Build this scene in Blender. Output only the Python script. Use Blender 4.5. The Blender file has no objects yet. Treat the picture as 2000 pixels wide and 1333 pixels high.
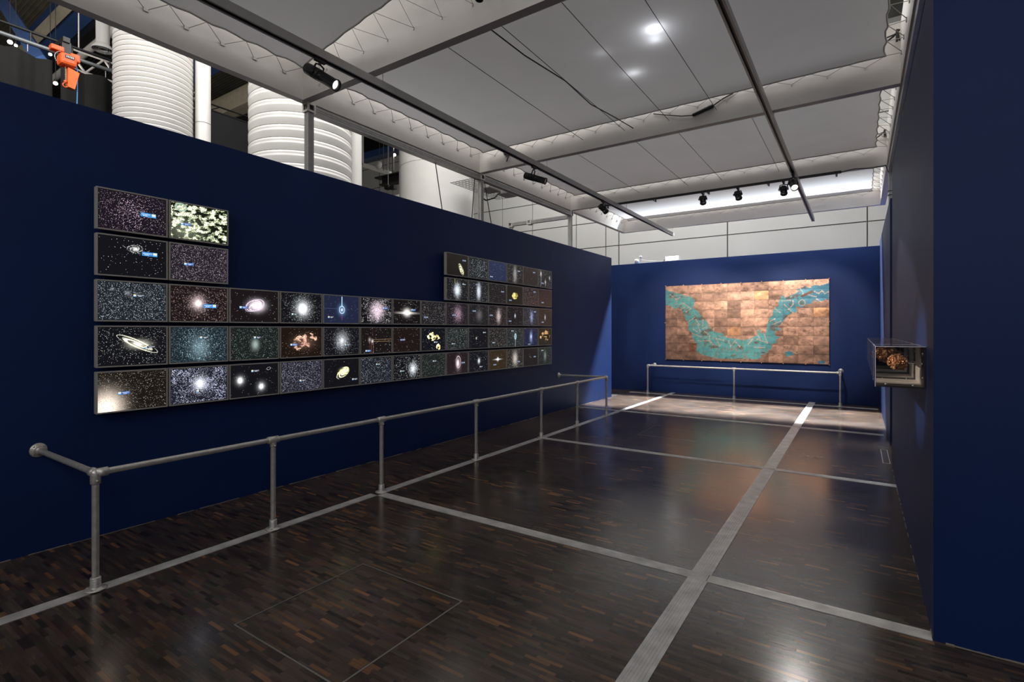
import bpy, bmesh, math, random
import numpy as np
from mathutils import Vector, Matrix

PI = math.pi
rnd = random.Random(11)
scene = bpy.context.scene
COL = scene.collection

# ------------------------------------------------------------------ camera, world, lights, exposure
cam_d = bpy.data.cameras.new('camera')
cam = bpy.data.objects.new('camera', cam_d)
COL.objects.link(cam)
cam.location = (0, 0, 1.6)
cam.rotation_euler = (PI / 2, 0, math.atan2(678, 1008))
cam_d.sensor_width = 36
cam_d.lens = 36 * 1008 / 2000
cam_d.shift_x = 0
cam_d.shift_y = -22.5 / 2000
cam_d.clip_start = 0.05
scene.camera = cam

world = bpy.data.worlds.new('world')
scene.world = world
world.use_nodes = True
world.node_tree.nodes['Background'].inputs[0].default_value = (0.75, 0.8, 1.0, 1)
world.node_tree.nodes['Background'].inputs[1].default_value = 0.03

scene.view_settings.view_transform = 'Standard'
scene.view_settings.look = 'None'
scene.view_settings.exposure = 0.0
scene.view_settings.gamma = 1
scene.view_settings.use_curve_mapping = False
scene.cycles.max_bounces = 8
scene.cycles.diffuse_bounces = 4
scene.cycles.sample_clamp_indirect = 6
scene.cycles.caustics_reflective = False
scene.cycles.caustics_refractive = False


def area(name, loc, target, sx, sy, power, color=(1, 1, 1)):
    d = bpy.data.lights.new(name, 'AREA')
    d.shape = 'RECTANGLE'
    d.size = sx
    d.size_y = sy
    d.energy = power
    d.color = color
    o = bpy.data.objects.new(name, d)
    COL.objects.link(o)
    o.location = loc
    o.rotation_euler = (Vector(target) - Vector(loc)).to_track_quat('-Z', 'Y').to_euler()
    return o


def spot(name, loc, target, power, angle, blend=0.3, color=(1, .9, .78), radius=0.03, parent=None):
    d = bpy.data.lights.new(name, 'SPOT')
    d.energy = power
    d.spot_size = math.radians(angle)
    d.spot_blend = blend
    d.color = color
    d.shadow_soft_size = radius
    o = bpy.data.objects.new(name, d)
    COL.objects.link(o)
    o.location = loc
    o.rotation_euler = (Vector(target) - Vector(loc)).to_track_quat('-Z', 'Y').to_euler()
    return o


# floodlights of the hall and an added roof fill, high above and behind the exhibition walls
flood = area('hall_floodlight_rear', (-2.2, 14.3, 7.05), (-2.4, 10.6, 0), 6.5, 0.25, 1150, (.88, .95, 1))
flood.data.spread = math.radians(54)
area('hall_light_rear_wall', (-6.5, 13.4, 8.6), (-6.5, 17, 4.2), 10, 0.6, 330, (1, .98, .95))
area('hall_light_over_canopy', (-2.2, 7.0, 9.3), (-2.2, 7.0, 0), 9, 16, 860, (1, .97, .94))
area('hall_light_over_canopy_rear', (-2.2, 13.0, 7.5), (-2.2, 11.0, 4.3), 5, 1.2, 30, (.97, .98, 1))
area('hall_light_ducts', (-5.4, 4.0, 7.0), (-8.5, 5.5, 4.3), 3, 2, 130, (1, .97, .93))
area('hall_light_ducts_front', (-6.5, -0.5, 6.0), (-10, 4.2, 4.8), 2, 2, 165, (1, .97, .93))
area('roof_deck_fill', (-13, 1.0, 6.0), (-15, 3.0, 12), 3, 3, 260, (1, .93, .82))  # added upward fill to brighten the roof deck, not an actual hall lamp
area('hall_light_right_gap', (0.75, 7.5, 6.2), (0.45, 7.5, 4.2), 0.4, 9, 45, (.95, .97, 1))
# unseen fill lights added behind the camera to brighten right wall and room
area('fill_light_right', (3.2, -1.8, 3.6), (1.4, 3.4, 1.3), 1.5, 1, 45, (.92, .95, 1))
area('fill_light_behind', (-1.8, -2.5, 3.9), (-1.8, 3.0, 0.2), 4, 2, 70, (1, .95, .9))


# ------------------------------------------------------------------ helpers
def nmat(name):
    m = bpy.data.materials.new(name)
    m.use_nodes = True
    nt = m.node_tree
    return m, nt, nt.nodes['Principled BSDF']


def mat(name, color, rough=0.5, metal=0.0, var=0.0, scale=8.0, bump=0.0, bscale=60.0, emit=None, estr=1.0,
        spec=0.5, rvar=0.0):
    m, nt, b = nmat(name)
    b.inputs['Base Color'].default_value = (*color, 1)
    b.inputs['Roughness'].default_value = rough
    b.inputs['Metallic'].default_value = metal
    b.inputs['Specular IOR Level'].default_value = spec
    tc = nt.nodes.new('ShaderNodeTexCoord')
    if var or rvar:
        n = nt.nodes.new('ShaderNodeTexNoise')
        n.inputs['Scale'].default_value = scale
        n.inputs['Detail'].default_value = 4
        nt.links.new(tc.outputs['Object'], n.inputs['Vector'])
        if var:
            r = nt.nodes.new('ShaderNodeMapRange')
            r.inputs['From Min'].default_value = 0.3
            r.inputs['From Max'].default_value = 0.7
            r.inputs['To Min'].default_value = 1 - var
            r.inputs['To Max'].default_value = 1 + var
            nt.links.new(n.outputs['Fac'], r.inputs['Value'])
            mx = nt.nodes.new('ShaderNodeVectorMath')
            mx.operation = 'SCALE'
            mx.inputs[0].default_value = color
            nt.links.new(r.outputs['Result'], mx.inputs['Scale'])
            nt.links.new(mx.outputs['Vector'], b.inputs['Base Color'])
        if rvar:
            r2 = nt.nodes.new('ShaderNodeMapRange')
            r2.inputs['To Min'].default_value = max(0.02, rough - rvar)
            r2.inputs['To Max'].default_value = rough + rvar
            nt.links.new(n.outputs['Fac'], r2.inputs['Value'])
            nt.links.new(r2.outputs['Result'], b.inputs['Roughness'])
    if bump:
        n2 = nt.nodes.new('ShaderNodeTexNoise')
        n2.inputs['Scale'].default_value = bscale
        nt.links.new(tc.outputs['Object'], n2.inputs['Vector'])
        bp = nt.nodes.new('ShaderNodeBump')
        bp.inputs['Strength'].default_value = bump
        bp.inputs['Distance'].default_value = 0.01
        nt.links.new(n2.outputs['Fac'], bp.inputs['Height'])
        nt.links.new(bp.outputs['Normal'], b.inputs['Normal'])
    if emit:
        b.inputs['Emission Color'].default_value = (*emit, 1)
        b.inputs['Emission Strength'].default_value = estr
    return m


class MB:
    """collects primitives and links them as one mesh object"""

    def __init__(self):
        self.v, self.f, self.c, self.sm = [], [], [], []

    def add(self, vs, fs, col=None, smooth=False):
        o = len(self.v)
        self.v += [tuple(p) for p in vs]
        self.f += [tuple(i + o for i in f) for f in fs]
        self.c += [col] * len(vs)
        self.sm += [smooth] * len(fs)
        return self

    def box(self, x0, x1, y0, y1, z0, z1, col=None, M=None):
        vs = [(x0, y0, z0), (x1, y0, z0), (x1, y1, z0), (x0, y1, z0), (x0, y0, z1), (x1, y0, z1), (x1, y1, z1), (x0, y1, z1)]
        if M is not None:
            vs = [tuple(M @ Vector(p)) for p in vs]
        return self.add(vs, [(3, 2, 1, 0), (4, 5, 6, 7), (0, 1, 5, 4), (1, 2, 6, 5), (2, 3, 7, 6), (3, 0, 4, 7)], col)

    def bevbox(self, x0, x1, y0, y1, z0, z1, b=0.01, M=None):
        bm = bmesh.new()
        bmesh.ops.create_cube(bm, size=1)
        for v in bm.verts:
            v.co = Vector(((x0 + x1) / 2 + v.co.x * (x1 - x0), (y0 + y1) / 2 + v.co.y * (y1 - y0), (z0 + z1) / 2 + v.co.z * (z1 - z0)))
        bmesh.ops.bevel(bm, geom=bm.edges[:], offset=b, segments=2, affect='EDGES', profile=0.5)
        bm.verts.index_update()
        vs = [tuple(M @ v.co) if M is not None else tuple(v.co) for v in bm.verts]
        fs = [tuple(v.index for v in f.verts) for f in bm.faces]
        bm.free()
        return self.add(vs, fs)

    def tube(self, pts, r, n=10, cap=True, smooth=True):
        pts = [Vector(p) for p in pts]
        rs = r if isinstance(r, (list, tuple)) else [r] * len(pts)
        vs, fs = [], []
        prev = None
        for i, p in enumerate(pts):
            if i == 0:
                t = pts[1] - p
            elif i == len(pts) - 1:
                t = p - pts[i - 1]
            else:
                t = (pts[i + 1] - p).normalized() + (p - pts[i - 1]).normalized()
            if t.length < 1e-9:
                t = Vector((0, 0, 1))
            t.normalize()
            if prev is None:
                a = Vector((0, 0, 1)) if abs(t.z) < 0.9 else Vector((1, 0, 0))
                u = t.cross(a).normalized()
            else:
                u = (prev - t * prev.dot(t)).normalized()
            prev = u
            w = t.cross(u)
            for k in range(n):
                a = 2 * PI * k / n
                vs.append(p + (u * math.cos(a) + w * math.sin(a)) * rs[i])
        for i in range(len(pts) - 1):
            for k in range(n):
                a, b = i * n + k, i * n + (k + 1) % n
                fs.append((a, b, b + n, a + n))
        self.add(vs, fs, smooth=smooth)
        if cap:
            self.add(vs[:n], [tuple(range(n - 1, -1, -1))])
            self.add(vs[-n:], [tuple(range(n))])
        return self

    def lathe(self, prof, origin=(0, 0, 0), axis=(0, 0, 1), n=24, smooth=True):
        """prof: list of (radius, height along axis)"""
        ax = Vector(axis).normalized()
        a = Vector((0, 0, 1)) if abs(ax.z) < 0.9 else Vector((1, 0, 0))
        u = ax.cross(a).normalized()
        w = ax.cross(u)
        o = Vector(origin)
        vs, fs = [], []
        for r, h in prof:
            for k in range(n):
                t = 2 * PI * k / n
                vs.append(o + ax * h + (u * math.cos(t) + w * math.sin(t)) * r)
        for i in range(len(prof) - 1):
            for k in range(n):
                p, q = i * n + k, i * n + (k + 1) % n
                fs.append((p, q, q + n, p + n))
        self.add(vs, fs, smooth=smooth)
        return self

    def build(self, name, m, parent=None, loc=None, rot=None):
        me = bpy.data.meshes.new(name)
        me.from_pydata(self.v, [], self.f)
        me.polygons.foreach_set('use_smooth', self.sm)
        if any(c is not None for c in self.c):
            ca = me.color_attributes.new('Col', 'FLOAT_COLOR', 'POINT')
            ca.data.foreach_set('color', [x for c in self.c for x in (*(c or (1, 1, 1)), 1)])
        me.materials.append(m)
        me.update()
        o = bpy.data.objects.new(name, me)
        COL.objects.link(o)
        if parent:
            o.parent = parent
        if loc:
            o.location = loc
        if rot:
            o.rotation_euler = rot
        return o


def npmesh(name, V, Fq, C, m, parent=None):
    """numpy quads + point colours"""
    me = bpy.data.meshes.new(name)
    nv, nf = len(V), len(Fq)
    me.vertices.add(nv)
    me.vertices.foreach_set('co', V.astype(np.float32).ravel())
    me.loops.add(nf * 4)
    me.loops.foreach_set('vertex_index', Fq.astype(np.int32).ravel())
    me.polygons.add(nf)
    me.polygons.foreach_set('loop_start', np.arange(0, nf * 4, 4, dtype=np.int32))
    if C is not None:
        ca = me.color_attributes.new('Col', 'FLOAT_COLOR', 'POINT')
        cc = np.ones((nv, 4), np.float32)
        cc[:, :3] = C
        ca.data.foreach_set('color', cc.ravel())
    me.update(calc_edges=True)
    me.polygons.foreach_set('use_smooth', [False] * nf)
    me.materials.append(m)
    o = bpy.data.objects.new(name, me)
    COL.objects.link(o)
    if parent:
        o.parent = parent
    return o


def empty(name, loc=(0, 0, 0), rz=0):
    o = bpy.data.objects.new(name, None)
    o.empty_display_size = 0.05
    COL.objects.link(o)
    o.location = loc
    o.rotation_euler = (0, 0, rz)
    return o


def tag(o, label=None, cat=None, group=None, kind=None):
    if label: o['label'] = label
    if cat: o['category'] = cat
    if group: o['group'] = group
    if kind: o['kind'] = kind
    return o


def struct(o):
    o['kind'] = 'structure'
    return o


def copy_tree(o, parent=None):
    c = o.copy()
    COL.objects.link(c)
    if parent:
        c.parent = parent
    for ch in list(o.children):
        copy_tree(ch, c)
    return c


# ------------------------------------------------------------------ materials
def wall_mat():
    m, nt, b = nmat('blue_wall_paint')
    tc = nt.nodes.new('ShaderNodeTexCoord')
    n = nt.nodes.new('ShaderNodeTexNoise')
    n.inputs['Scale'].default_value = 1.6
    n.inputs['Detail'].default_value = 6
    nt.links.new(tc.outputs['Object'], n.inputs['Vector'])
    r = nt.nodes.new('ShaderNodeValToRGB')
    r.color_ramp.elements[0].position = .3
    r.color_ramp.elements[0].color = (.0024, .0190, .100, 1)
    r.color_ramp.elements[1].position = .7
    r.color_ramp.elements[1].color = (.0030, .0230, .120, 1)
    nt.links.new(n.outputs['Fac'], r.inputs['Fac'])
    nt.links.new(r.outputs['Color'], b.inputs['Base Color'])
    n2 = nt.nodes.new('ShaderNodeTexNoise')
    n2.inputs['Scale'].default_value = 220
    nt.links.new(tc.outputs['Object'], n2.inputs['Vector'])
    bp = nt.nodes.new('ShaderNodeBump')
    bp.inputs['Strength'].default_value = .12
    bp.inputs['Distance'].default_value = .004
    nt.links.new(n2.outputs['Fac'], bp.inputs['Height'])
    nt.links.new(bp.outputs['Normal'], b.inputs['Normal'])
    b.inputs['Roughness'].default_value = .58
    b.inputs['Specular IOR Level'].default_value = .32
    return m


M_wall = wall_mat()
M_steel = mat('galvanised_steel', (.62, .605, .57), .36, .55, .12, 30, .1, 120)
M_cast = mat('cast_fitting_steel', (.68, .66, .62), .40, .6, .15, 60, .25, 150)
M_alu = mat('aluminium_profile', (.42, .415, .41), .38, .55, .1, 20)
M_groove = mat('profile_groove_dark', (.03, .03, .03), .6)
M_white = mat('white_painted_beam', (.66, .63, .60), .45, 0, .05, 3, .05, 40)
M_track = mat('grey_track', (.40, .39, .38), .4, .3, .06, 10)
M_black = mat('black_powder_coat', (.012, .012, .013), .45, 0, .2, 20)
M_cord = mat('lacing_cord', (.34, .31, .28), .8)
M_wire = mat('thin_dark_wire', (.05, .05, .05), .5)
M_duct = mat('white_duct_paint', (.78, .77, .74), .38, 0, .03, 4)
M_seam = mat('duct_seam', (.32, .31, .29), .6)
M_cladding = mat('white_wall_cladding', (.56, .555, .53), .45, 0, .05, .8)
M_curtain = mat('black_curtain', (.004, .004, .004), .9, 0, .3, 6, .4, 30)
M_navydark = mat('blue_steel_beam', (.035, .085, .24), .45, 0, .1, 5)
M_deck = mat('ribbed_roof_deck', (.22, .20, .155), .7, 0, .2, 1.5)
M_orange = mat('orange_hoist_paint', (.75, .11, .02), .4, 0, .1, 12)
M_chain = mat('chain_steel', (.45, .43, .42), .4, .8)
M_bluecable = mat('blue_cable_sheath', (.06, .25, .62), .5)
M_bezel = mat('screen_bezel_grey', (.50, .48, .44), .4, .1, .05, 20)
M_lens = mat('lamp_lens_lit', (.9, .9, .9), .2, emit=(1, .86, .68), estr=9)
M_lensdim = mat('lamp_lens_side_lit', (.6, .6, .6), .15, emit=(1, .95, .9), estr=1.5)
M_tube = mat('work_light_diffuser', (.9, .9, .9), .4, emit=(1, 1, .92), estr=9)
M_plaster = mat('cream_plaster', (.50, .45, .35), .8, 0, .1, 6)
M_floorbase = mat('floor_joint_dark', (.012, .008, .006), .5)
M_strip = mat('aluminium_floor_strip', (.66, .65, .63), .40, .35, .22, 9, .2, 200, rvar=.12)
M_brass = mat('hatch_frame_metal', (.42, .40, .35), .35, .8)


def vc_mat(name, rough=.5, metal=0, emis=0.0, spec=.5):
    m, nt, b = nmat(name)
    a = nt.nodes.new('ShaderNodeAttribute')
    a.attribute_name = 'Col'
    if emis:
        nt.links.new(a.outputs['Color'], b.inputs['Base Color'])
        nt.links.new(a.outputs['Color'], b.inputs['Emission Color'])
        b.inputs['Emission Strength'].default_value = emis
    else:
        nt.links.new(a.outputs['Color'], b.inputs['Base Color'])
    b.inputs['Roughness'].default_value = rough
    b.inputs['Metallic'].default_value = metal
    b.inputs['Specular IOR Level'].default_value = spec
    return m


M_screen = vc_mat('lit_screen_picture', .25, 0, 1.0, .3)


def floor_mat():
    m, nt, b = nmat('dark_parquet')
    a = nt.nodes.new('ShaderNodeAttribute')
    a.attribute_name = 'Col'
    g = nt.nodes.new('ShaderNodeNewGeometry')
    mp = nt.nodes.new('ShaderNodeMapping')
    mp.inputs['Scale'].default_value = (5, 60, 1)
    nt.links.new(g.outputs['Position'], mp.inputs['Vector'])
    n = nt.nodes.new('ShaderNodeTexNoise')
    n.inputs['Scale'].default_value = 1.5
    n.inputs['Detail'].default_value = 5
    nt.links.new(mp.outputs['Vector'], n.inputs['Vector'])
    r = nt.nodes.new('ShaderNodeMapRange')
    r.inputs['From Min'].default_value = .25
    r.inputs['From Max'].default_value = .75
    r.inputs['To Min'].default_value = .72
    r.inputs['To Max'].default_value = 1.28
    nt.links.new(n.outputs['Fac'], r.inputs['Value'])
    n3 = nt.nodes.new('ShaderNodeTexNoise')
    n3.inputs['Scale'].default_value = .9
    n3.inputs['Detail'].default_value = 6
    nt.links.new(g.outputs['Position'], n3.inputs['Vector'])
    r3 = nt.nodes.new('ShaderNodeMapRange')
    r3.inputs['From Min'].default_value = .3
    r3.inputs['From Max'].default_value = .7
    r3.inputs['To Min'].default_value = .7
    r3.inputs['To Max'].default_value = 1.35
    nt.links.new(n3.outputs['Fac'], r3.inputs['Value'])
    mu = nt.nodes.new('ShaderNodeMath')
    mu.operation = 'MULTIPLY'
    nt.links.new(r.outputs['Result'], mu.inputs[0])
    nt.links.new(r3.outputs['Result'], mu.inputs[1])
    v = nt.nodes.new('ShaderNodeVectorMath')
    v.operation = 'SCALE'
    nt.links.new(a.outputs['Color'], v.inputs[0])
    nt.links.new(mu.outputs['Value'], v.inputs['Scale'])
    nt.links.new(v.outputs['Vector'], b.inputs['Base Color'])
    r2 = nt.nodes.new('ShaderNodeMapRange')
    r2.inputs['From Min'].default_value = .3
    r2.inputs['From Max'].default_value = .7
    r2.inputs['To Min'].default_value = .15
    r2.inputs['To Max'].default_value = .28
    nt.links.new(n3.outputs['Fac'], r2.inputs['Value'])
    nt.links.new(r2.outputs['Result'], b.inputs['Roughness'])
    b.inputs['Specular IOR Level'].default_value = .62
    return m


M_floor = floor_mat()


def fabric_mat():
    m = bpy.data.materials.new('stretched_white_fabric')
    m.use_nodes = True
    nt = m.node_tree
    nt.nodes.clear()
    out = nt.nodes.new('ShaderNodeOutputMaterial')
    d = nt.nodes.new('ShaderNodeBsdfDiffuse')
    t = nt.nodes.new('ShaderNodeBsdfTranslucent')
    mx = nt.nodes.new('ShaderNodeMixShader')
    tc = nt.nodes.new('ShaderNodeTexCoord')
    n = nt.nodes.new('ShaderNodeTexNoise')
    n.inputs['Scale'].default_value = 1.2
    n.inputs['Detail'].default_value = 7
    nt.links.new(tc.outputs['Object'], n.inputs['Vector'])
    r = nt.nodes.new('ShaderNodeValToRGB')
    r.color_ramp.elements[0].position = .3
    r.color_ramp.elements[0].color = (.60, .58, .57, 1)
    r.color_ramp.elements[1].position = .7
    r.color_ramp.elements[1].color = (.68, .67, .66, 1)
    nt.links.new(n.outputs['Fac'], r.inputs['Fac'])
    nt.links.new(r.outputs['Color'], d.inputs['Color'])
    t.inputs['Color'].default_value = (.6, .6, .62, 1)
    mx.inputs[0].default_value = .16
    nt.links.new(d.outputs[0], mx.inputs[1])
    nt.links.new(t.outputs[0], mx.inputs[2])
    nt.links.new(mx.outputs[0], out.inputs['Surface'])
    return m


M_fabric = fabric_mat()


def acrylic_mat():
    m = bpy.data.materials.new('clear_acrylic')
    m.use_nodes = True
    nt = m.node_tree
    nt.nodes.clear()
    out = nt.nodes.new('ShaderNodeOutputMaterial')
    t = nt.nodes.new('ShaderNodeBsdfTransparent')
    t.inputs['Color'].default_value = (.96, .96, .97, 1)
    g = nt.nodes.new('ShaderNodeBsdfGlossy')
    g.inputs['Roughness'].default_value = .03
    fr = nt.nodes.new('ShaderNodeFresnel')
    fr.inputs['IOR'].default_value = 1.42
    mx = nt.nodes.new('ShaderNodeMixShader')
    nt.links.new(fr.outputs[0], mx.inputs[0])
    nt.links.new(t.outputs[0], mx.inputs[1])
    nt.links.new(g.outputs[0], mx.inputs[2])
    nt.links.new(mx.outputs[0], out.inputs['Surface'])
    return m


M_acrylic = acrylic_mat()
M_acredge = mat('acrylic_polished_edge', (.80, .76, .84), .25, .1)
M_wood = mat('pale_grey_oak', (.58, .50, .40), .5, 0, .2, 14, .1, 80)
M_darkplate = mat('dark_mount_plate', (.04, .036, .032), .45, .3)
M_bolt = mat('bright_bolt', (.8, .8, .8), .25, .9)
M_copper = mat('polished_copper', (.92, .47, .24), .24, .6, .25, 18)
M_copperdark = mat('rough_copper', (.88, .44, .20), .35, .5, .4, 25)


def copper_sheet_mat():
    m, nt, b = nmat('copper_sheet_with_patina')
    a = nt.nodes.new('ShaderNodeAttribute')
    a.attribute_name = 'Col'
    tc = nt.nodes.new('ShaderNodeTexCoord')
    n = nt.nodes.new('ShaderNodeTexNoise')
    n.inputs['Scale'].default_value = 14
    n.inputs['Detail'].default_value = 8
    n.inputs['Roughness'].default_value = .7
    nt.links.new(tc.outputs['Object'], n.inputs['Vector'])
    r = nt.nodes.new('ShaderNodeMapRange')
    r.inputs['From Min'].default_value = .3
    r.inputs['From Max'].default_value = .7
    r.inputs['To Min'].default_value = .72
    r.inputs['To Max'].default_value = 1.25
    nt.links.new(n.outputs['Fac'], r.inputs['Value'])
    v = nt.nodes.new('ShaderNodeVectorMath')
    v.operation = 'SCALE'
    nt.links.new(a.outputs['Color'], v.inputs[0])
    nt.links.new(r.outputs['Result'], v.inputs['Scale'])
    nt.links.new(v.outputs['Vector'], b.inputs['Base Color'])
    b.inputs['Metallic'].default_value = .3
    b.inputs['Roughness'].default_value = .42
    bp = nt.nodes.new('ShaderNodeBump')
    bp.inputs['Strength'].default_value = .25
    bp.inputs['Distance'].default_value = .01
    nt.links.new(n.outputs['Fac'], bp.inputs['Height'])
    nt.links.new(bp.outputs['Normal'], b.inputs['Normal'])
    return m


M_sheet = copper_sheet_mat()

# ------------------------------------------------------------------ the setting: floor
XL, XR, YB = -4.885, 0.317, 13.12         # left wall face, right wall face, back wall face
STX = [(-3.945, -3.850), (-0.918, -0.795)]  # long metal strips (x ranges)
STY = [(0.33, 0.43), (3.40, 3.50), (6.51, 6.61), (9.55, 9.68), (12.60, 12.70)]

floor = MB().box(-25, 12, -8, 22, -0.12, -0.0012).build('floor', M_floorbase)
struct(floor)
fw = MB()
fw.box(-25, XL - .2, -8, 22, -0.0012, 0, (.05, .03, .02))
fw.box(2.0, 12, -8, 22, -0.0012, 0, (.05, .03, .02))
o = fw.build('outer_floor', M_floor, floor)


def strip_colours(n, rs):
    base = np.array([.062, .044, .034])
    c = np.tile(base, (n, 1)) * rs.uniform(.68, 1.36, (n, 1))
    c *= 1 + rs.uniform(-.12, .12, (n, 3))
    k = rs.random(n)
    lt = k > .965
    c[lt] = np.array([.19, .095, .045]) * rs.uniform(.6, 1.3, (lt.sum(), 1))
    md = (k > .87) & ~lt
    c[md] = np.array([.115, .064, .036]) * rs.uniform(.7, 1.2, (md.sum(), 1))
    dk = k < .12
    c[dk] *= .5
    return c


def make_floor():
    rs = np.random.RandomState(5)
    W, L, g = .0225, .142, .0004
    ys = np.arange(-1.0, 13.1, W)
    rects = []
    for y in ys:
        x0, x1 = XL, 0.45 if y > 3.41 else 1.9
        off = rs.random() * L
        xs = np.arange(x0 - off, x1, L)
        a = np.maximum(xs, x0)
        b_ = np.minimum(xs + L, x1)
        ok = b_ - a > .01
        rects.append(np.stack([a[ok] + g / 2, b_[ok] - g / 2, np.full(ok.sum(), y + g / 2), np.full(ok.sum(), y + W - g / 2)], 1))
    R = np.concatenate(rects)
    C = strip_colours(len(R), rs)
    # patches of re-laid parquet differ a little in tone
    pz = np.sin(np.floor((R[:, 0] + 3.9) / 1.02) * 12.9 + np.floor(R[:, 2] / .51) * 78.2) * 43758.5
    C *= (0.80 + .4 * (pz - np.floor(pz)))[:, None]
    # the largest-looking 300 strips become parts of their own
    cx, cy = (R[:, 0] + R[:, 1]) / 2, (R[:, 2] + R[:, 3]) / 2
    an = math.atan2(678, 1008)
    dep = -math.sin(an) * cx + math.cos(an) * cy
    lat = math.cos(an) * cx + math.sin(an) * cy
    u = 1000 + 1008 * lat / np.maximum(dep, .1)
    vv = 644 + 1008 * 1.6 / np.maximum(dep, .1)
    vis = (dep > .5) & (u > 0) & (u < 2000) & (vv < 1333)
    idx = np.where(vis)[0]
    near = idx[np.argsort(dep[idx])[:300]]
    mask = np.ones(len(R), bool)
    mask[near] = False

    def geo(R):
        n = len(R)
        V = np.zeros((n, 8, 3))
        zb = -.0012
        for k, (i, j) in enumerate([(0, 2), (1, 2), (1, 3), (0, 3)]):
            V[:, k, 0] = R[:, i]; V[:, k, 1] = R[:, j]; V[:, k, 2] = zb
            V[:, k + 4, 0] = R[:, i]; V[:, k + 4, 1] = R[:, j]; V[:, k + 4, 2] = 0
        q = np.array([(4, 5, 6, 7), (0, 1, 5, 4), (1, 2, 6, 5), (2, 3, 7, 6), (3, 0, 4, 7)])
        F = (np.arange(n)[:, None, None] * 8 + q[None]).reshape(-1, 4)
        return V.reshape(-1, 3), F
    V, F = geo(R[mask])
    o = npmesh('parquet_field', V, F, np.repeat(C[mask], 8, 0), M_floor, floor)
    o['kind'] = 'stuff'
    o['label'] = 'dark parquet of narrow staggered strips'
    # shared meshes for the near ones: 14 tones
    protos = []
    order = near[np.argsort(C[near].sum(1))]
    groups = np.array_split(order, 14)
    for gi, grp in enumerate(groups):
        c = C[grp].mean(0)
        V1, F1 = geo(np.array([[-(L - g) / 2, (L - g) / 2, -(W - g) / 2, (W - g) / 2]]))
        p = npmesh('parquet_strip', V1, F1, np.repeat(c[None], 8, 0), M_floor, floor)
        for j, k in enumerate(grp):
            q = p if j == 0 else p.copy()
            if j:
                COL.objects.link(q)
            q.location = ((R[k, 0] + R[k, 1]) / 2, (R[k, 2] + R[k, 3]) / 2, 0)
            q.scale = ((R[k, 1] - R[k, 0]) / (L - g), 1, 1)


make_floor()


# metal cover strips with ribs
def metal_strip(x0, x1, y0, y1, along, name, ribs=5):
    mb = MB()
    w = (x1 - x0) if along == 'y' else (y1 - y0)
    mb.box(x0, x1, y0, y1, -.001, .0022)
    e = w * .16
    if along == 'y':
        mb.box(x0, x0 + e, y0, y1, .0022, .0034).box(x1 - e, x1, y0, y1, .0022, .0034)
        s = (w - 2 * e) / ribs
        for k in range(ribs):
            a = x0 + e + s * k
            mb.box(a + s * .2, a + s * .8, y0, y1, .0022, .0036)
    else:
        mb.box(x0, x1, y0, y0 + e, .0022, .0034).box(x0, x1, y1 - e, y1, .0022, .0034)
        s = (w - 2 * e) / ribs
        for k in range(ribs):
            a = y0 + e + s * k
            mb.box(x0, x1, a + s * .2, a + s * .8, .0022, .0036)
    return struct(mb.build(name, M_strip))


tn = 1
for si, (a, b_) in enumerate(STX):
    cuts = [-1.0] + [v for y in STY for v in y] + [13.1]
    for k in range(0, len(cuts), 2):
        if cuts[k + 1] - cuts[k] > .05:
            metal_strip(a, b_, cuts[k] + .002, cuts[k + 1] - .002, 'y', 'trim_%d' % tn); tn += 1
for y0, y1 in STY:
    xs = [XL + .01 if y0 > 9 else STX[0][1] + .004, STX[1][0] + 0.11, 1.9 if y0 < 3 else XR - .004]
    metal_strip(xs[0], xs[1], y0, y1, 'x', 'trim_%d' % tn); tn += 1
    metal_strip(xs[1] + .004, xs[2], y0, y1, 'x', 'trim_%d' % tn); tn += 1


def hatch(x0, x1, y0, y1, label, w=.008):
    t = empty('floor_hatch', ((x0 + x1) / 2, (y0 + y1) / 2, 0))
    cx, cy = (x0 + x1) / 2, (y0 + y1) / 2
    x0 -= cx; x1 -= cx; y0 -= cy; y1 -= cy
    mb = MB()
    g = .006
    for (a, b_, c, d) in [(x0, x1, y0, y0 + w), (x0, x1, y1 - w, y1), (x0, x0 + w, y0 + w, y1 - w), (x1 - w, x1, y0 + w, y1 - w)]:
        mb.box(a, b_, c, d, -.003, .0016)
    mb.build('hatch_frame', M_brass, t)
    mb = MB()
    w2 = w + .005
    for (a, b_, c, d) in [(x0 + w, x1 - w, y0 + w, y0 + w2), (x0 + w, x1 - w, y1 - w2, y1 - w), (x0 + w, x0 + w2, y0 + w2, y1 - w2), (x1 - w2, x1 - w, y0 + w2, y1 - w2)]:
        mb.box(a, b_, c, d, -.003, .0006)
    mb.build('shadow_gap', M_groove, t)
    tag(t, label, 'floor hatch', 'square access hatches in the floor')


hatch(-2.81, -1.935, 1.476, 2.357, 'square floor hatch outlined in thin metal in the foreground parquet')
hatch(-2.81, -1.92, 7.59, 8.47, 'faint square floor hatch in the far part of the parquet, left of the central strip', .004)
hatch(0.235, 0.31, 7.61, 8.46, 'narrow floor hatch edge at the foot of the right wall', .005)

# ------------------------------------------------------------------ the setting: walls
H = 3.30
wl = struct(MB().box(XL - .15, XL, -1.5, 11.50, 0, H).build('wall_left', M_wall))
wb = struct(MB().box(-9.5, 0.36, YB, YB + .15, 0, 3.34).build('wall_back', M_wall))
wr = struct(MB().box(XR, 3.4, 3.41, 7.42, 0, 3.49).build('wall_right', M_wall))
wr2 = struct(MB().box(0.355, 0.52, 8.86, YB, 0, 3.42).build('wall_right_rear', M_wall))
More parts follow.
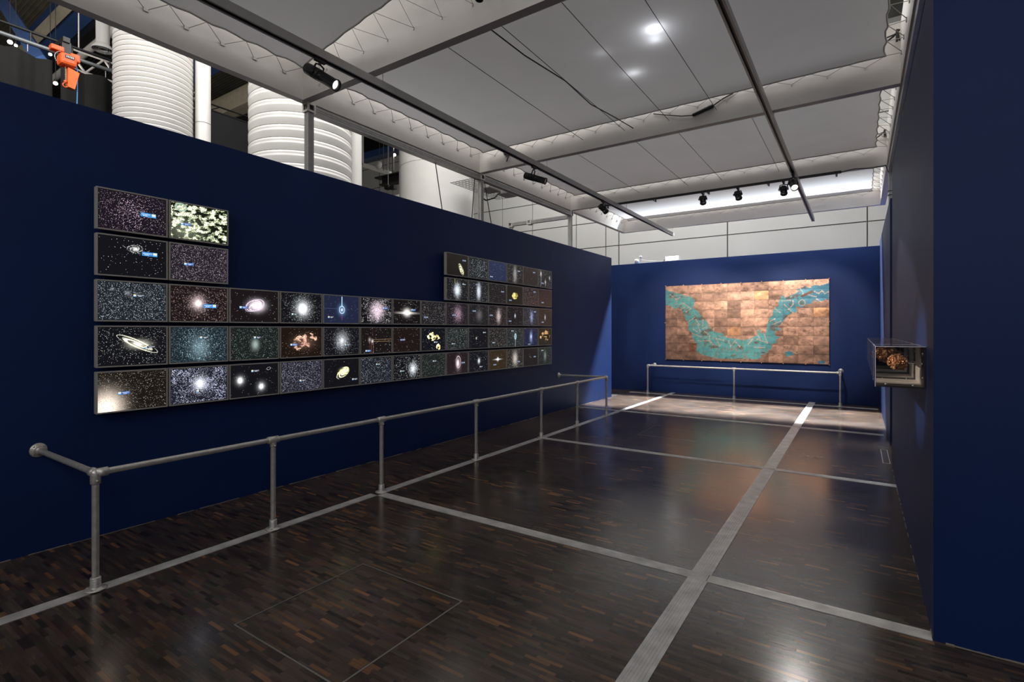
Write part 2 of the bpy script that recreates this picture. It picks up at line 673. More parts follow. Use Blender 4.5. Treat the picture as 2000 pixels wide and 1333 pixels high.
# rough lighter edge where the paint meets the floor
mb = MB()
rs = np.random.RandomState(3)
y = 3.41
x = XR
while x < 2.2:
    s = rs.uniform(.02, .07)
    if rs.random() < .7:
        mb.box(x, x + s, 3.402, 3.412, 0, rs.uniform(.002, .007))
    x += s
y = -1.0
while y < 11.3:
    s = rs.uniform(.03, .12)
    if rs.random() < .65:
        mb.box(XL - .001, XL + .005, y, y + s, 0, rs.uniform(.001, .004))
    y += s
y = 3.45
while y < 7.4:
    s = rs.uniform(.03, .12)
    if rs.random() < .4:
        mb.box(XR - .004, XR + .001, y, y + s, 0, rs.uniform(.002, .006))
    y += s
struct(mb.build('trim_%d' % tn, mat('chipped_plaster_edge', (.32, .28, .22), .8))); tn += 1

# hall wall behind, clad in big white panels
rear = struct(MB().box(-30, 12, 17.06, 17.3, 0, 14).build('wall_rear', mat('cladding_joint', (.10, .10, .09), .8)))
vx = [-29.6, -26.0, -22.3, -18.6, -14.9, -11.9, -10.48, -8.6, -7.44, -6.95, -3.384, 0.184, 3.75, 7.3, 11.9]
hz = [0.0, 1.2, 2.3, 3.42, 4.535, 5.43, 6.43, 7.43, 8.43, 9.43, 9.9]
for i in range(len(vx) - 1):
    for j in range(len(hz) - 1):
        if vx[i] > -6.96 and hz[j] > 5 and j % 2 == 0:
            pass
        if hz[j] < 2.2 and i % 1 == 0 and (hz[j + 1] < 3):
            continue
        g = .022 if i in (9, 8) else .015
        MB().box(vx[i] + g, vx[i + 1] - g, 17.0 + rnd.uniform(0, .004), 17.06, hz[j] + .015, hz[j + 1] - .015).build('wall_panel', M_cladding, rear)
struct(MB().box(-30, -29.8, -8, 17.3, 0, 14).build('wall_far_left', mat('dark_hall_wall', (.05, .05, .05), .9)))

# hall roof: ribbed deck
mb = MB()
mb.box(-30, 12, -8, 17.3, 12.02, 12.1)
for k in range(210):
    yy = -8 + k * .12
    mb.box(-30, 12, yy, yy + .06, 11.98, 12.02)
struct(mb.build('ceiling', M_deck))

# ------------------------------------------------------------------ canopy: frames and fabrics
BZ = 4.05
BY = [0.27, 3.32, 6.41, 9.47, 12.42]
BW = .09
BXL, BXR = -5.01, 0.43
IN_L, IN_R = -4.92, 0.34
BH = .58
names = ['nearest, behind the viewer', 'nearest one in view, with a bright lit upper face', 'second one in view, with a black plug lying on it',
         'third one in view, above the black lighting track', 'farthest one, above the blue back wall']
for i, y in enumerate(BY):
    mb = MB()
    mb.box(IN_L, IN_R, y, y + BW, BZ, BZ + .62)
    o = mb.build('canopy_crossbeam', M_white)
    tag(o, 'white deep canopy crossbeam, ' + names[i], 'beam', 'white crossbeams of the canopy')
o = MB().box(BXL, IN_L, -1, BY[4] + BW, BZ, BZ + BH).build('canopy_edge_beam', M_white)
tag(o, 'long white canopy edge beam above the left blue wall', 'beam')
o = MB().box(IN_R, BXR, -1, BY[4] + BW, BZ, BZ + BH).build('canopy_edge_beam', M_white)
tag(o, 'long white canopy edge beam above the right blue wall', 'beam')


def fabric(y0, y1, label, bow=0.0, seed=0):
    """stretched sheet between two crossbeams with a rolled hem"""
    rs = np.random.RandomState(seed)
    cx, cy = (IN_L + IN_R) / 2, (y0 + y1) / 2
    t = empty('canopy_fabric', (cx, cy, BZ + .27))
    x0, x1 = IN_L + .13 - cx, IN_R - .12 - cx
    a0, a1 = y0 + BW + .07 - cy, y1 - .09 - cy
    nx, ny = 90, 56
    nlace = 9
    V = np.zeros((nx + 1, ny + 1, 3))
    S = np.linspace(0, 1, nx + 1)[:, None]
    T = np.linspace(0, 1, ny + 1)[None]
    sc_x = .022 * np.abs(np.sin(PI * T * nlace))          # scallops on the side hems
    sc_y = .015 * np.abs(np.sin(PI * S * 14))
    xx = x0 + sc_x + (x1 - x0 - 2 * sc_x) * S
    yy = a0 + sc_y + (a1 - a0 - 2 * sc_y - bow * np.sin(PI * S) ** 1) * T
    e = np.minimum(np.minimum(S, 1 - S) * (x1 - x0), np.minimum(T, 1 - T) * (a1 - a0) * 1.0)
    zz = .05 * (1 - np.exp(-e / .25)) + .010 * np.sin(S * 9 + seed) * np.sin(T * 5) * np.minimum(1, e * 2)
    zz = zz + .012 * np.abs(np.sin(PI * T * nlace)) * np.exp(-S * 40) + .012 * np.abs(np.sin(PI * T * nlace)) * np.exp(-(1 - S) * 40)
    V[:, :, 0], V[:, :, 1], V[:, :, 2] = xx, yy, zz
    idx = np.arange((nx + 1) * (ny + 1)).reshape(nx + 1, ny + 1)
    F = np.stack([idx[:-1, :-1], idx[:-1, 1:], idx[1:, 1:], idx[1:, :-1]], -1).reshape(-1, 4)
    o = npmesh('sheet', V.reshape(-1, 3), F, None, M_fabric, t)
    o.data.polygons.foreach_set('use_smooth', [True] * len(F))
    # hem
    loop = [V[i, 0] for i in range(0, nx + 1, 2)] + [V[nx, j] for j in range(0, ny + 1, 2)] + [V[i, ny] for i in range(nx, -1, -2)] + [V[0, j] for j in range(ny, -1, -2)]
    pts = [tuple(p + np.array([0, 0, -.006])) for p in loop]
    MB().tube(pts, .008, 6, False).build('hem', mat('hem_band', (.62, .60, .58), .8) if 'hem_band' not in bpy.data.materials else bpy.data.materials['hem_band'], t)
    # lacing to hooks on the beams
    mb = MB()
    hk = MB()
    L0, L1 = IN_L - cx, IN_R - cx
    for side, xe, xb in ((0, V[0, :, 0], L0 + .004), (1, V[nx, :, 0], L1 - .004)):
        pts = []
        for k in range(nlace + 1):
            tt = k / nlace
            j = int(round(tt * ny))
            pts.append((xe[j], V[0, j, 1] if side == 0 else V[nx, j, 1], .0))
            if k < nlace:
                t2 = (k + .55) / nlace
                yb_ = a0 + (a1 - a0) * t2
                pts.append((xb, yb_, -.055))
                pts.append((xb, yb_ + .03, -.055))
                hk.box(xb - .004, xb + .004, yb_ - .004, yb_ + .034, -.075, -.045)
        mb.tube(pts, .0035, 5)
    for side, jj, yb_ in ((0, 0, y0 + BW - cy + .003), (1, ny, y1 - cy - .003)):
        pts = []
        n2 = 15
        for k in range(n2 + 1):
            i = int(round(k / n2 * nx))
            pts.append((V[i, jj, 0], V[i, jj, 1], .0))
            if k < n2:
                xm = x0 + (x1 - x0) * (k + .5) / n2
                sgn = -.03 - .03 * rs.random()
                pts.append((xm, yb_, sgn))
                hk.box(xm - .004, xm + .004, yb_ - .004, yb_ + .004, sgn - .02, sgn + .004)
        mb.tube(pts, .003, 5)
    mb.build('lacing', M_cord, t)
    hk.build('hooks', M_chain, t)['kind'] = 'stuff'
    tag(t, label, 'canopy fabric', 'laced white fabric sheets of the canopy')
    return t


fabric(BY[0], BY[1], 'nearest laced white fabric sheet at top left, its far hem bowed off the beam', .30, 1)
fabric(BY[1], BY[2], 'grey-white fabric sheet with bright lamp spots showing through', 0, 2)
fabric(BY[2], BY[3], 'grey-white fabric sheet between the second and third crossbeams in view', 0, 3)
fabric(BY[3], BY[4], 'farthest and brightest white fabric sheet above the black lighting track', 0, 4)

# lamps burning just above the second sheet
for (lx, ly, pw, rr) in ((-1.57, 4.69, 6, .03), (-1.62, 4.86, 2, .03), (-2.02, 5.35, 2.0, .03), (-2.14, 4.79, .5, .05)):
    d = bpy.data.lights.new('lamp_above_fabric', 'POINT')
    d.energy = pw
    d.shadow_soft_size = rr
    d.color = (.92, .95, 1)
    o = bpy.data.objects.new('lamp_above_fabric', d)
    COL.objects.link(o)
    o.location = (lx, ly, BZ + .27 + .13)

# tensioned wires just below the sheets
for bi, xs in ((1, (-3.14, -2.54, -1.96, -1.40)), (2, (-3.46, -2.56, -1.98, -1.09))):
    for k, x in enumerate(xs):
        o = MB().tube([(x, BY[bi] + BW, 4.20), (x, (BY[bi] + BY[bi + 1]) / 2, 4.195), (x, BY[bi + 1], 4.20)], .0032, 6).build('tension_wire', M_wire)
        tag(o, 'thin dark wire under the %s fabric sheet, %s from the left' % (('second', 'third')[bi - 1], ('first', 'second', 'third', 'fourth')[k]), 'wire', 'tension wires below the canopy')
pts = [(-2.62, 3.45, 4.17), (-2.55, 4.0, 4.12), (-2.45, 4.6, 4.10), (-2.50, 5.3, 4.13), (-2.45, 5.9, 4.17), (-2.42, 6.40, 4.20)]
tag(MB().tube(pts, .006, 6).build('slack_cable', M_wire), 'slack dark cable drooping under the second fabric sheet', 'cable')


# extruded aluminium profile
def profile(mb, gv, axis, a0, a1, c1, c2, w=.07):
    """square profile with two grooves per face; axis 'x','y','z'"""
    def bx(m, p0, p1, q0, q1):
        if axis == 'y': m.box(p0, p1, a0, a1, q0, q1)
        elif axis == 'x': m.box(a0, a1, p0, p1, q0, q1)
        else: m.box(p0, p1, q0, q1, a0, a1)
    h = w / 2
    d = w * .16
    bx(gv, c1 - h + d, c1 + h - d, c2 - h + d, c2 + h - d)
    for s in (-1, 1):
        for q in (-1, 0, 1):
            r = w * (.17 if q else .12)
            lo = c2 + q * (h - w * .17) - (w * .17 if q else r)
            hi = c2 + q * (h - w * .17) + (w * .17 if q else r)
            bx(mb, min(c1 + s * h, c1 + s * (h - d)), max(c1 + s * h, c1 + s * (h - d)), lo, hi)
            lo = c1 + q * (h - w * .17) - (w * .17 if q else r)
            hi = c1 + q * (h - w * .17) + (w * .17 if q else r)
            if q == 0:
                bx(mb, lo, hi, min(c2 + s * h, c2 + s * (h - d)), max(c2 + s * h, c2 + s * (h - d)))
            else:
                lo2, hi2 = lo, hi
                if q == -1: lo2 = c1 - h + d
                if q == 1: hi2 = c1 + h - d
                if hi2 > lo2: bx(mb, lo2, hi2, min(c2 + s * h, c2 + s * (h - d)), max(c2 + s * h, c2 + s * (h - d)))


def node_cube(t, x, y, z, w=.10):
    """cast corner node with square openings"""
    mb = MB()
    h = w / 2
    e = w * .22
    for sx in (-1, 1):
        for sy in (-1, 1):
            mb.box(x + sx * h - (e if sx > 0 else 0), x + sx * h + (e if sx < 0 else 0), y + sy * h - (e if sy > 0 else 0), y + sy * h + (e if sy < 0 else 0), z - h, z + h)
    for sz in (-1, 1):
        z0, z1 = (z - h, z - h + e) if sz < 0 else (z + h - e, z + h)
        mb.box(x - h + e, x + h - e, y - h, y - h + e, z0, z1).box(x - h + e, x + h - e, y + h - e, y + h, z0, z1)
        mb.box(x - h, x - h + e, y - h + e, y + h - e, z0, z1).box(x + h - e, x + h, y - h + e, y + h - e, z0, z1)
    nd = mb.build('corner_node', M_cast, t)
    MB().box(x - h * .55, x + h * .55, y - h * .55, y + h * .55, z - h * .55, z + h * .55).build('node_core', M_groove, nd)


PX = -4.955
fr = empty('aluminium_frame', (PX, 3.42, H))
fr_pts = [3.42, 6.48, 9.52]
def rel(t, fn):
    """build fn's parts in world coordinates, then re-base them on t"""
    before = set(t.children_recursive)
    fn()
    for ch in t.children_recursive:
        if ch not in before:
            ch.data.transform(Matrix.Translation(-t.location))


def frame_left():
    for y in fr_pts:
        a, g = MB(), MB()
        profile(a, g, 'z', H, 3.955, PX, y)
        a.build('post', M_alu, fr); g.build('post_core', M_groove, fr)
        node_cube(fr, PX, y, 4.0)
    for y0, y1 in ((3.47, 6.43), (6.53, 9.47)):
        a, g = MB(), MB()
        profile(a, g, 'y', y0, y1, PX, 3.99, .08)
        a.build('rail', M_alu, fr); g.build('rail_core', M_groove, fr)


rel(fr, frame_left)
tag(fr, 'grey aluminium frame of grooved posts and rails standing on the left blue wall', 'frame')

fr2 = empty('aluminium_frame', (0.46, 6.48, 3.49))


def frame_right():
    a, g = MB(), MB()
    profile(a, g, 'y', -1, 9.47, .40, 3.985, .09)
    a.build('rail', M_alu, fr2); g.build('rail_core', M_groove, fr2)
    a, g = MB(), MB()
    profile(a, g, 'z', 3.49, 3.93, .42, 6.9, .07)
    a.build('post', M_alu, fr2); g.build('post_core', M_groove, fr2)
    a, g = MB(), MB()
    profile(a, g, 'z', 3.42, 3.95, .40, 9.52, .07)
    a.build('post', M_alu, fr2); g.build('post_core', M_groove, fr2)
    for z in (3.60, 3.66):
        MB().tube([(.36, 9.48, z), (.44, 9.48, z), (.44, 9.56, z), (.36, 9.56, z), (.36, 9.48, z)], .006, 5).build('cable_tie', M_black, fr2)


rel(fr2, frame_right)
tag(fr2, 'grey aluminium rail with short posts running along the top of the right blue wall', 'frame')

fr3 = empty('aluminium_frame', (-6.2, 9.5, 3.3))


def frame_short():
    a, g = MB(), MB()
    profile(a, g, 'x', -6.42, -5.0, 9.52, 3.93, .07)
    a.build('rail', M_alu, fr3); g.build('rail_core', M_groove, fr3)
    node_cube(fr3, -6.42, 9.52, 3.93, .11)
    node_cube(fr3, -5.93, 9.52, 3.93, .11)
    a, g = MB(), MB()
    profile(a, g, 'z', 0, 3.88, -6.42, 9.52, .06)
    a.build('post', M_alu, fr3); g.build('post_core', M_groove, fr3)


rel(fr3, frame_short)
tag(fr3, 'pale aluminium outrigger with two square nodes seen behind the left blue wall', 'frame')

# ------------------------------------------------------------------ lighting tracks
TZ = 3.86


def track(name, x, y0, y1, label, w=.062, h=.055):
    t = empty(name, (x, (y0 + y1) / 2, TZ))
    cy = (y0 + y1) / 2
    mb = MB()
    mb.box(-w / 2, w / 2, y0 - cy, y1 - cy, h - .006, h)
    mb.box(-w / 2, -w / 2 + .005, y0 - cy, y1 - cy, 0, h - .006).box(w / 2 - .005, w / 2, y0 - cy, y1 - cy, 0, h - .006)
    mb.box(-w / 2 + .005, -w / 2 + .017, y0 - cy, y1 - cy, 0, .005).box(w / 2 - .017, w / 2 - .005, y0 - cy, y1 - cy, 0, .005)
    mb.build('channel', M_track, t)
    MB().box(-w / 2 + .006, w / 2 - .006, y0 - cy + .001, y1 - cy - .001, .02, h - .008).build('conductor_insert', M_black, t)
    for y in BY:
        if y0 < y < y1 + .3:
            yy = min(y + .045, y1 - .01)
            MB().tube([(0, yy - cy, h), (0, yy - cy, BZ - TZ)], .0035, 6).build('suspension_rod', M_chain, t)
            MB().box(-.02, .02, yy - cy - .02, yy - cy + .02, h, h + .012).build('rod_clamp', M_chain, t)
    MB().box(-w / 2, w / 2, y1 - cy, y1 - cy + .006, 0, h).build('end_cap', M_white, t)
    tag(t, label, 'lighting track')
    return t


track('lighting_track', -3.735, -0.8, 12.50, 'long grey ceiling lighting track on the left, hung by thin rods', .072, .07)
track('lighting_track', -0.795, -0.8, 12.46, 'long grey ceiling lighting track on the right, running above the central floor strip', .060, .06)
t = empty('lighting_track', (-2.19, 9.157, 3.96))
MB().box(-1.97, 1.97, -.018, .018, -.018, .018).build('channel', M_black, t)
for x in (-1.9, -.95, 0, .95, 1.9):
    MB().box(x - .012, x + .012, -.01, .33, .018, .022).build('bracket', M_black, t)
    MB().box(x - .012, x + .012, .30, .313, .022, .0899).build('bracket', M_black, t)
tag(t, 'black crosswise lighting track hung below the third white crossbeam', 'lighting track')
o = MB().tube([(-.22, 9.157, 3.96), (-.05, 9.17, 3.98), (.15, 9.2, 3.96), (.32, 9.3, 4.0), (.36, 9.45, 3.93)], .007, 6).build('power_cable', M_black)
tag(o, 'black power cable from the black track to the right wall frame', 'cable')


def spotlight(x, y, z, aim, label, length=.26, r=.037, lit=M_lensdim, hang=.14, shutters=False):
    t = empty('track_spotlight', (x, y, z))
    b0 = Vector((0, 0, -hang))
    d = (Vector(aim) - Vector((x, y, z - hang))).normalized()
    side = d.cross(Vector((0, 0, 1)))
    side = side.normalized() if side.length > .1 else Vector((1, 0, 0))
    MB().box(-.016, .016, -.05, .05, -.028, 0).build('track_adapter', M_black, t)
    mb = MB()
    mb.tube([(0, 0, -.028), (0, 0, -.05)], .012, 8)
    s1 = side * (r + .012)
    back = b0 - d * length * .1
    for sg in (-1, 1):
        mb.tube([Vector((0, 0, -.048)), s1 * sg * .8 + Vector((0, 0, -.06)), back + s1 * sg], [.008, .008, .009], 8)
        mb.lathe([(0, -.006), (.018, -.006), (.018, .008), (0, .008)], back + s1 * sg, side * sg, 12)
    mb.build('yoke', M_black, t)
    p0 = b0 - d * length * .45
    prof = [(0, 0), (r * .8, 0), (r * 1.02, .012), (r * 1.05, length * .25)]
    for k in range(5):
        h = length * (.27 + .04 * k)
        prof += [(r * 1.05, h), (r * .93, h + .003), (r * .93, h + .007), (r * 1.05, h + .009)]
    prof += [(r * .98, length * .52), (r * .98, length * .97), (r * 1.06, length * .97), (r * 1.06, length), (r * .9, length), (r * .86, length - .03)]
    bd = MB().lathe(prof, p0, d, 20).build('lamp_body', M_black, t)
    MB().lathe([(0, length - .03), (r * .5, length - .026), (r * .86, length - .03)], p0, d, 20).build('lens', lit, bd)
    if shutters:
        mb = MB()
        upv = side.cross(d)
        for sg in (-1, 1):
            c = p0 + d * length * .55 + upv * sg * (r + .002)
            mb.tube([c, c + upv * sg * .014, c + upv * sg * .022 + d * .01, c + upv * sg * .03, c + upv * sg * .022 - d * .01, c + upv * sg * .014], .0022, 5)
            c = p0 + d * length * .62 + side * sg * (r + .002)
            mb.tube([c, c + side * sg * .014, c + side * sg * .022 + d * .01, c + side * sg * .03, c + side * sg * .022 - d * .01, c + side * sg * .014], .0022, 5)
        mb.build('shutter_handles', M_chain, bd)
    tag(t, label, 'spotlight', 'black track spotlights')
    return Vector((x, y, z)) + p0 + d * (length + .01), t


m1, t1 = spotlight(-3.735, 2.68, TZ, (-1.75, 3.15, 2.4), 'large black framing spotlight on the left track nearest the viewer, with wire shutter handles', .37, .046, M_lensdim, .14, True)
m2, t2 = spotlight(-3.735, 6.10, TZ, (-1.9, 6.6, 3.0), 'black tubular spotlight in the middle of the left grey track, pointing right', .33, .045, M_lens, .16, True)
m3, t3 = spotlight(-3.735, 8.42, TZ, (-3.2, 12.9, 1.9), 'black spotlight at the crossing of the left grey track and the black track', .20, .05, M_black, .13)
m4, t4 = spotlight(-2.22, 9.157, 3.942, (-2.9, 13, 1.7), 'left of two small black spotlights alone on the black track', .15, .05, M_black, .12)
m5, t5 = spotlight(-1.66, 9.157, 3.942, (-1.6, 13, 1.7), 'right of two small black spotlights alone on the black track', .15, .05, M_black, .12)
m6, t6 = spotlight(-0.99, 9.157, 3.942, (-1.1, 13, 1.7), 'small black spotlight on the black track, left of the glowing one', .15, .05, M_black, .14)
m7, t7 = spotlight(-0.795, 8.50, TZ, (0.05, 5.4, 1.5), 'black spotlight on the right track with its lens glowing at the viewer', .26, .048, M_lens, .15)
m8, t8 = spotlight(-2.44, 3.18, 4.26, (-2.44, 3.1, 3.2), 'black spotlight mostly cut off at the top edge above the nearest crossbeam', .16, .03, M_black, .02)
for k, (m_, a_, pw) in enumerate(((m3, (-3.55, 13, 1.7), 75), (m4, (-2.95, 13, 1.75), 75), (m5, (-1.75, 13, 1.75), 75), (m6, (-.95, 13, 1.8), 80))):
    spot('beam_on_copper_map', m_, a_, pw * 3.9, 40, .5, (1, .92, .84), .02)
spot('beam_from_left_spotlight', m1 + Vector((.02, 0, 0)), (.2, 4.05, 1.4), 620, 11, .7, (1, .93, .85), .02)
spot('beam_from_middle_spotlight', m2 + Vector((.03, 0, 0)), (.2, 5.8, 1.6), 60, 40, .5, (.95, .92, 1), .02)
spot('beam_from_right_spotlight', m7 + (Vector((0.05, 5.4, 1.5)) - m7).normalized() * .03, (.12, 5.2, 1.4), 60, 26, .3, (1, .92, .85), .02)

# ------------------------------------------------------------------ guard rails
def tube_thing(t, name, pts, r, m, n=14):
    return MB().tube([Vector(p) - t.location for p in pts], r, n).build(name, m, t)


def lathe_part(t, name, prof, org, ax, m, n=20):
    return MB().lathe(prof, Vector(org) - t.location, ax, n).build(name, m, t)


RR = .0195


def rail_base(t, x, y):
    fl = lathe_part(t, 'base_flange', [(0, 0.004), (.058, .004), (.060, .008), (.052, .013), (.030, .016), (.0285, .02), (.0285, .075), (.026, .079), (0, .079)], (x, y, 0), (0, 0, 1), M_cast)
    mb = MB()
    for k in range(4):
        a = PI / 4 + k * PI / 2
        mb.lathe([(0, .012), (.006, .012), (.006, .018), (0, .018)], Vector((x + .044 * math.cos(a), y + .044 * math.sin(a), 0)) - t.location, (0, 0, 1), 8)
    mb.build('fixing_screws', M_chain, fl)


def tee(t, x, y, z, ax, corner=False, ax2=None):
    """cast fitting around the top of a post: sleeve down, sleeve along ax (and ax2)"""
    mb = MB()
    p = Vector((x, y, z)) - t.location
    ro = RR + .008
    a = Vector(ax)
    if corner:
        mb.lathe([(0, -.0), (ro, 0), (ro, .062), (ro - .006, .066), (RR, .066)], p, a, 18)
        b_ = Vector(ax2)
        mb.lathe([(0, -.0), (ro, 0), (ro, .058), (ro - .006, .062), (RR, .062)], p, b_, 18)
        mb.lathe([(0, ro), (ro * .55, ro * .85), (ro * .9, ro * .45), (ro, 0), (ro, -.062), (ro - .004, -.066), (RR, -.066)], p, (0, 0, 1), 18)
    else:
        mb.lathe([(RR, -.046), (ro - .004, -.046), (ro, -.042), (ro, .042), (ro - .004, .046), (RR, .046)], p, a, 18)
        mb.lathe([(ro - .002, 0), (ro - .002, -.052), (ro - .005, -.056), (RR, -.056)], p, (0, 0, 1), 18)
    mb.lathe([(0, 0), (.006, 0), (.006, ro + .006), (0, ro + .006)], p - Vector((0, 0, .045)), (1, 0, 0) if abs(a.y) > .5 else (0, -1, 0), 8)
    mb.build('rail_fitting', M_cast, t)


def wall_flange(t, p, ax):
    fl = lathe_part(t, 'wall_flange', [(0, .0), (.050, .0), (.052, .005), (.046, .010), (.030, .014), (.027, .018), (.027, .045), (RR, .048)], p, ax, M_cast, 24)
    mb = MB()
    a = Vector(ax).normalized()
    u = a.cross(Vector((0, 0, 1))).normalized()
    w = Vector((0, 0, 1))
    for k in range(4):
        q = PI / 4 + k * PI / 2
        mb.lathe([(0, .008), (.005, .008), (.005, .014), (0, .014)], Vector(p) - t.location + (u * math.cos(q) + w * math.sin(q)) * .038, a, 8)
    mb.build('fixing_screws', M_chain, fl)


def guard_rail(label, posts, z, ret, wallp, ax):
    """posts [(x,y)], returns from the first and last post to the wall points"""
    t = empty('guard_rail', (sum(p[0] for p in posts) / len(posts), sum(p[1] for p in posts) / len(posts), 0))
    n = len(posts)
    for i, (x, y) in enumerate(posts):
        tube_thing(t, 'post', [(x, y, .02), (x, y, z - .02)], RR, M_steel)
        rail_base(t, x, y)
        if 0 < i < n - 1:
            tee(t, x, y, z, ax)
    a = Vector(ax)
    for i in range(n - 1):
        p, q = Vector((*posts[i], z)), Vector((*posts[i + 1], z))
        tube_thing(t, 'top_rail', [p + a * .02, q - a * .02], RR, M_steel)
    for (x, y), wp, sg in ((posts[0], wallp[0], 1), (posts[-1], wallp[1], -1)):
        d = (Vector(wp) - Vector((x, y, z))).normalized()
        tee(t, x, y, z, a * sg, True, d)
        tube_thing(t, 'return_rail', [Vector((x, y, z)) + d * .02, Vector(wp) - d * .01], RR, M_steel)
        wall_flange(t, wp, -d)
    tag(t, label, 'guard rail', 'steel tube guard rails')


gx = -3.893
guard_rail('long galvanised tube guard rail on seven posts in front of the screen wall',
           [(gx, y) for y in (1.203, 2.361, 3.49, 5.0, 6.56, 7.73, 8.93)], .717, None,
           [(XL, 1.175, .735), (XL, 8.90, .705)], (0, 1, 0))
gy = 12.64
guard_rail('short galvanised tube guard rail on three posts below the copper map',
           [(-4.40, gy), (-2.376, gy), (-.325, gy)], .70, None,
           [(-4.38, YB, .69), (-.325, YB, .71)], (1, 0, 0))

# ------------------------------------------------------------------ wall screens
SW, SH = .488, .322       # outer size
IW, IH = .468, .302       # picture
SD = .045
ROWZ = [0.955, 1.308, 1.662, 2.015, 2.368]
Y0 = 1.480
PITCH = .4998

W_ = (1, 1, 1)


def fbm(xx, yy, seed, oct=4, f0=3):
    rs = np.random.RandomState(seed)
    out = np.zeros_like(xx)
    amp, tot = 1, 0
    f = f0
    for o_ in range(oct):
        n = int(f) + 3
        g = rs.random((n + 2, n + 2))
        x = xx * f; y = yy * f
        xi, yi = np.floor(x).astype(int), np.floor(y).astype(int)
        fx, fy = x - xi, y - yi
        fx, fy = fx * fx * (3 - 2 * fx), fy * fy * (3 - 2 * fy)
        xi %= n; yi %= n
        v = g[xi, yi] * (1 - fx) * (1 - fy) + g[xi + 1, yi] * fx * (1 - fy) + g[xi, yi + 1] * (1 - fx) * fy + g[xi + 1, yi + 1] * fx * fy
        out += v * amp
        tot += amp
        amp *= .55
        f *= 2
    return out / tot


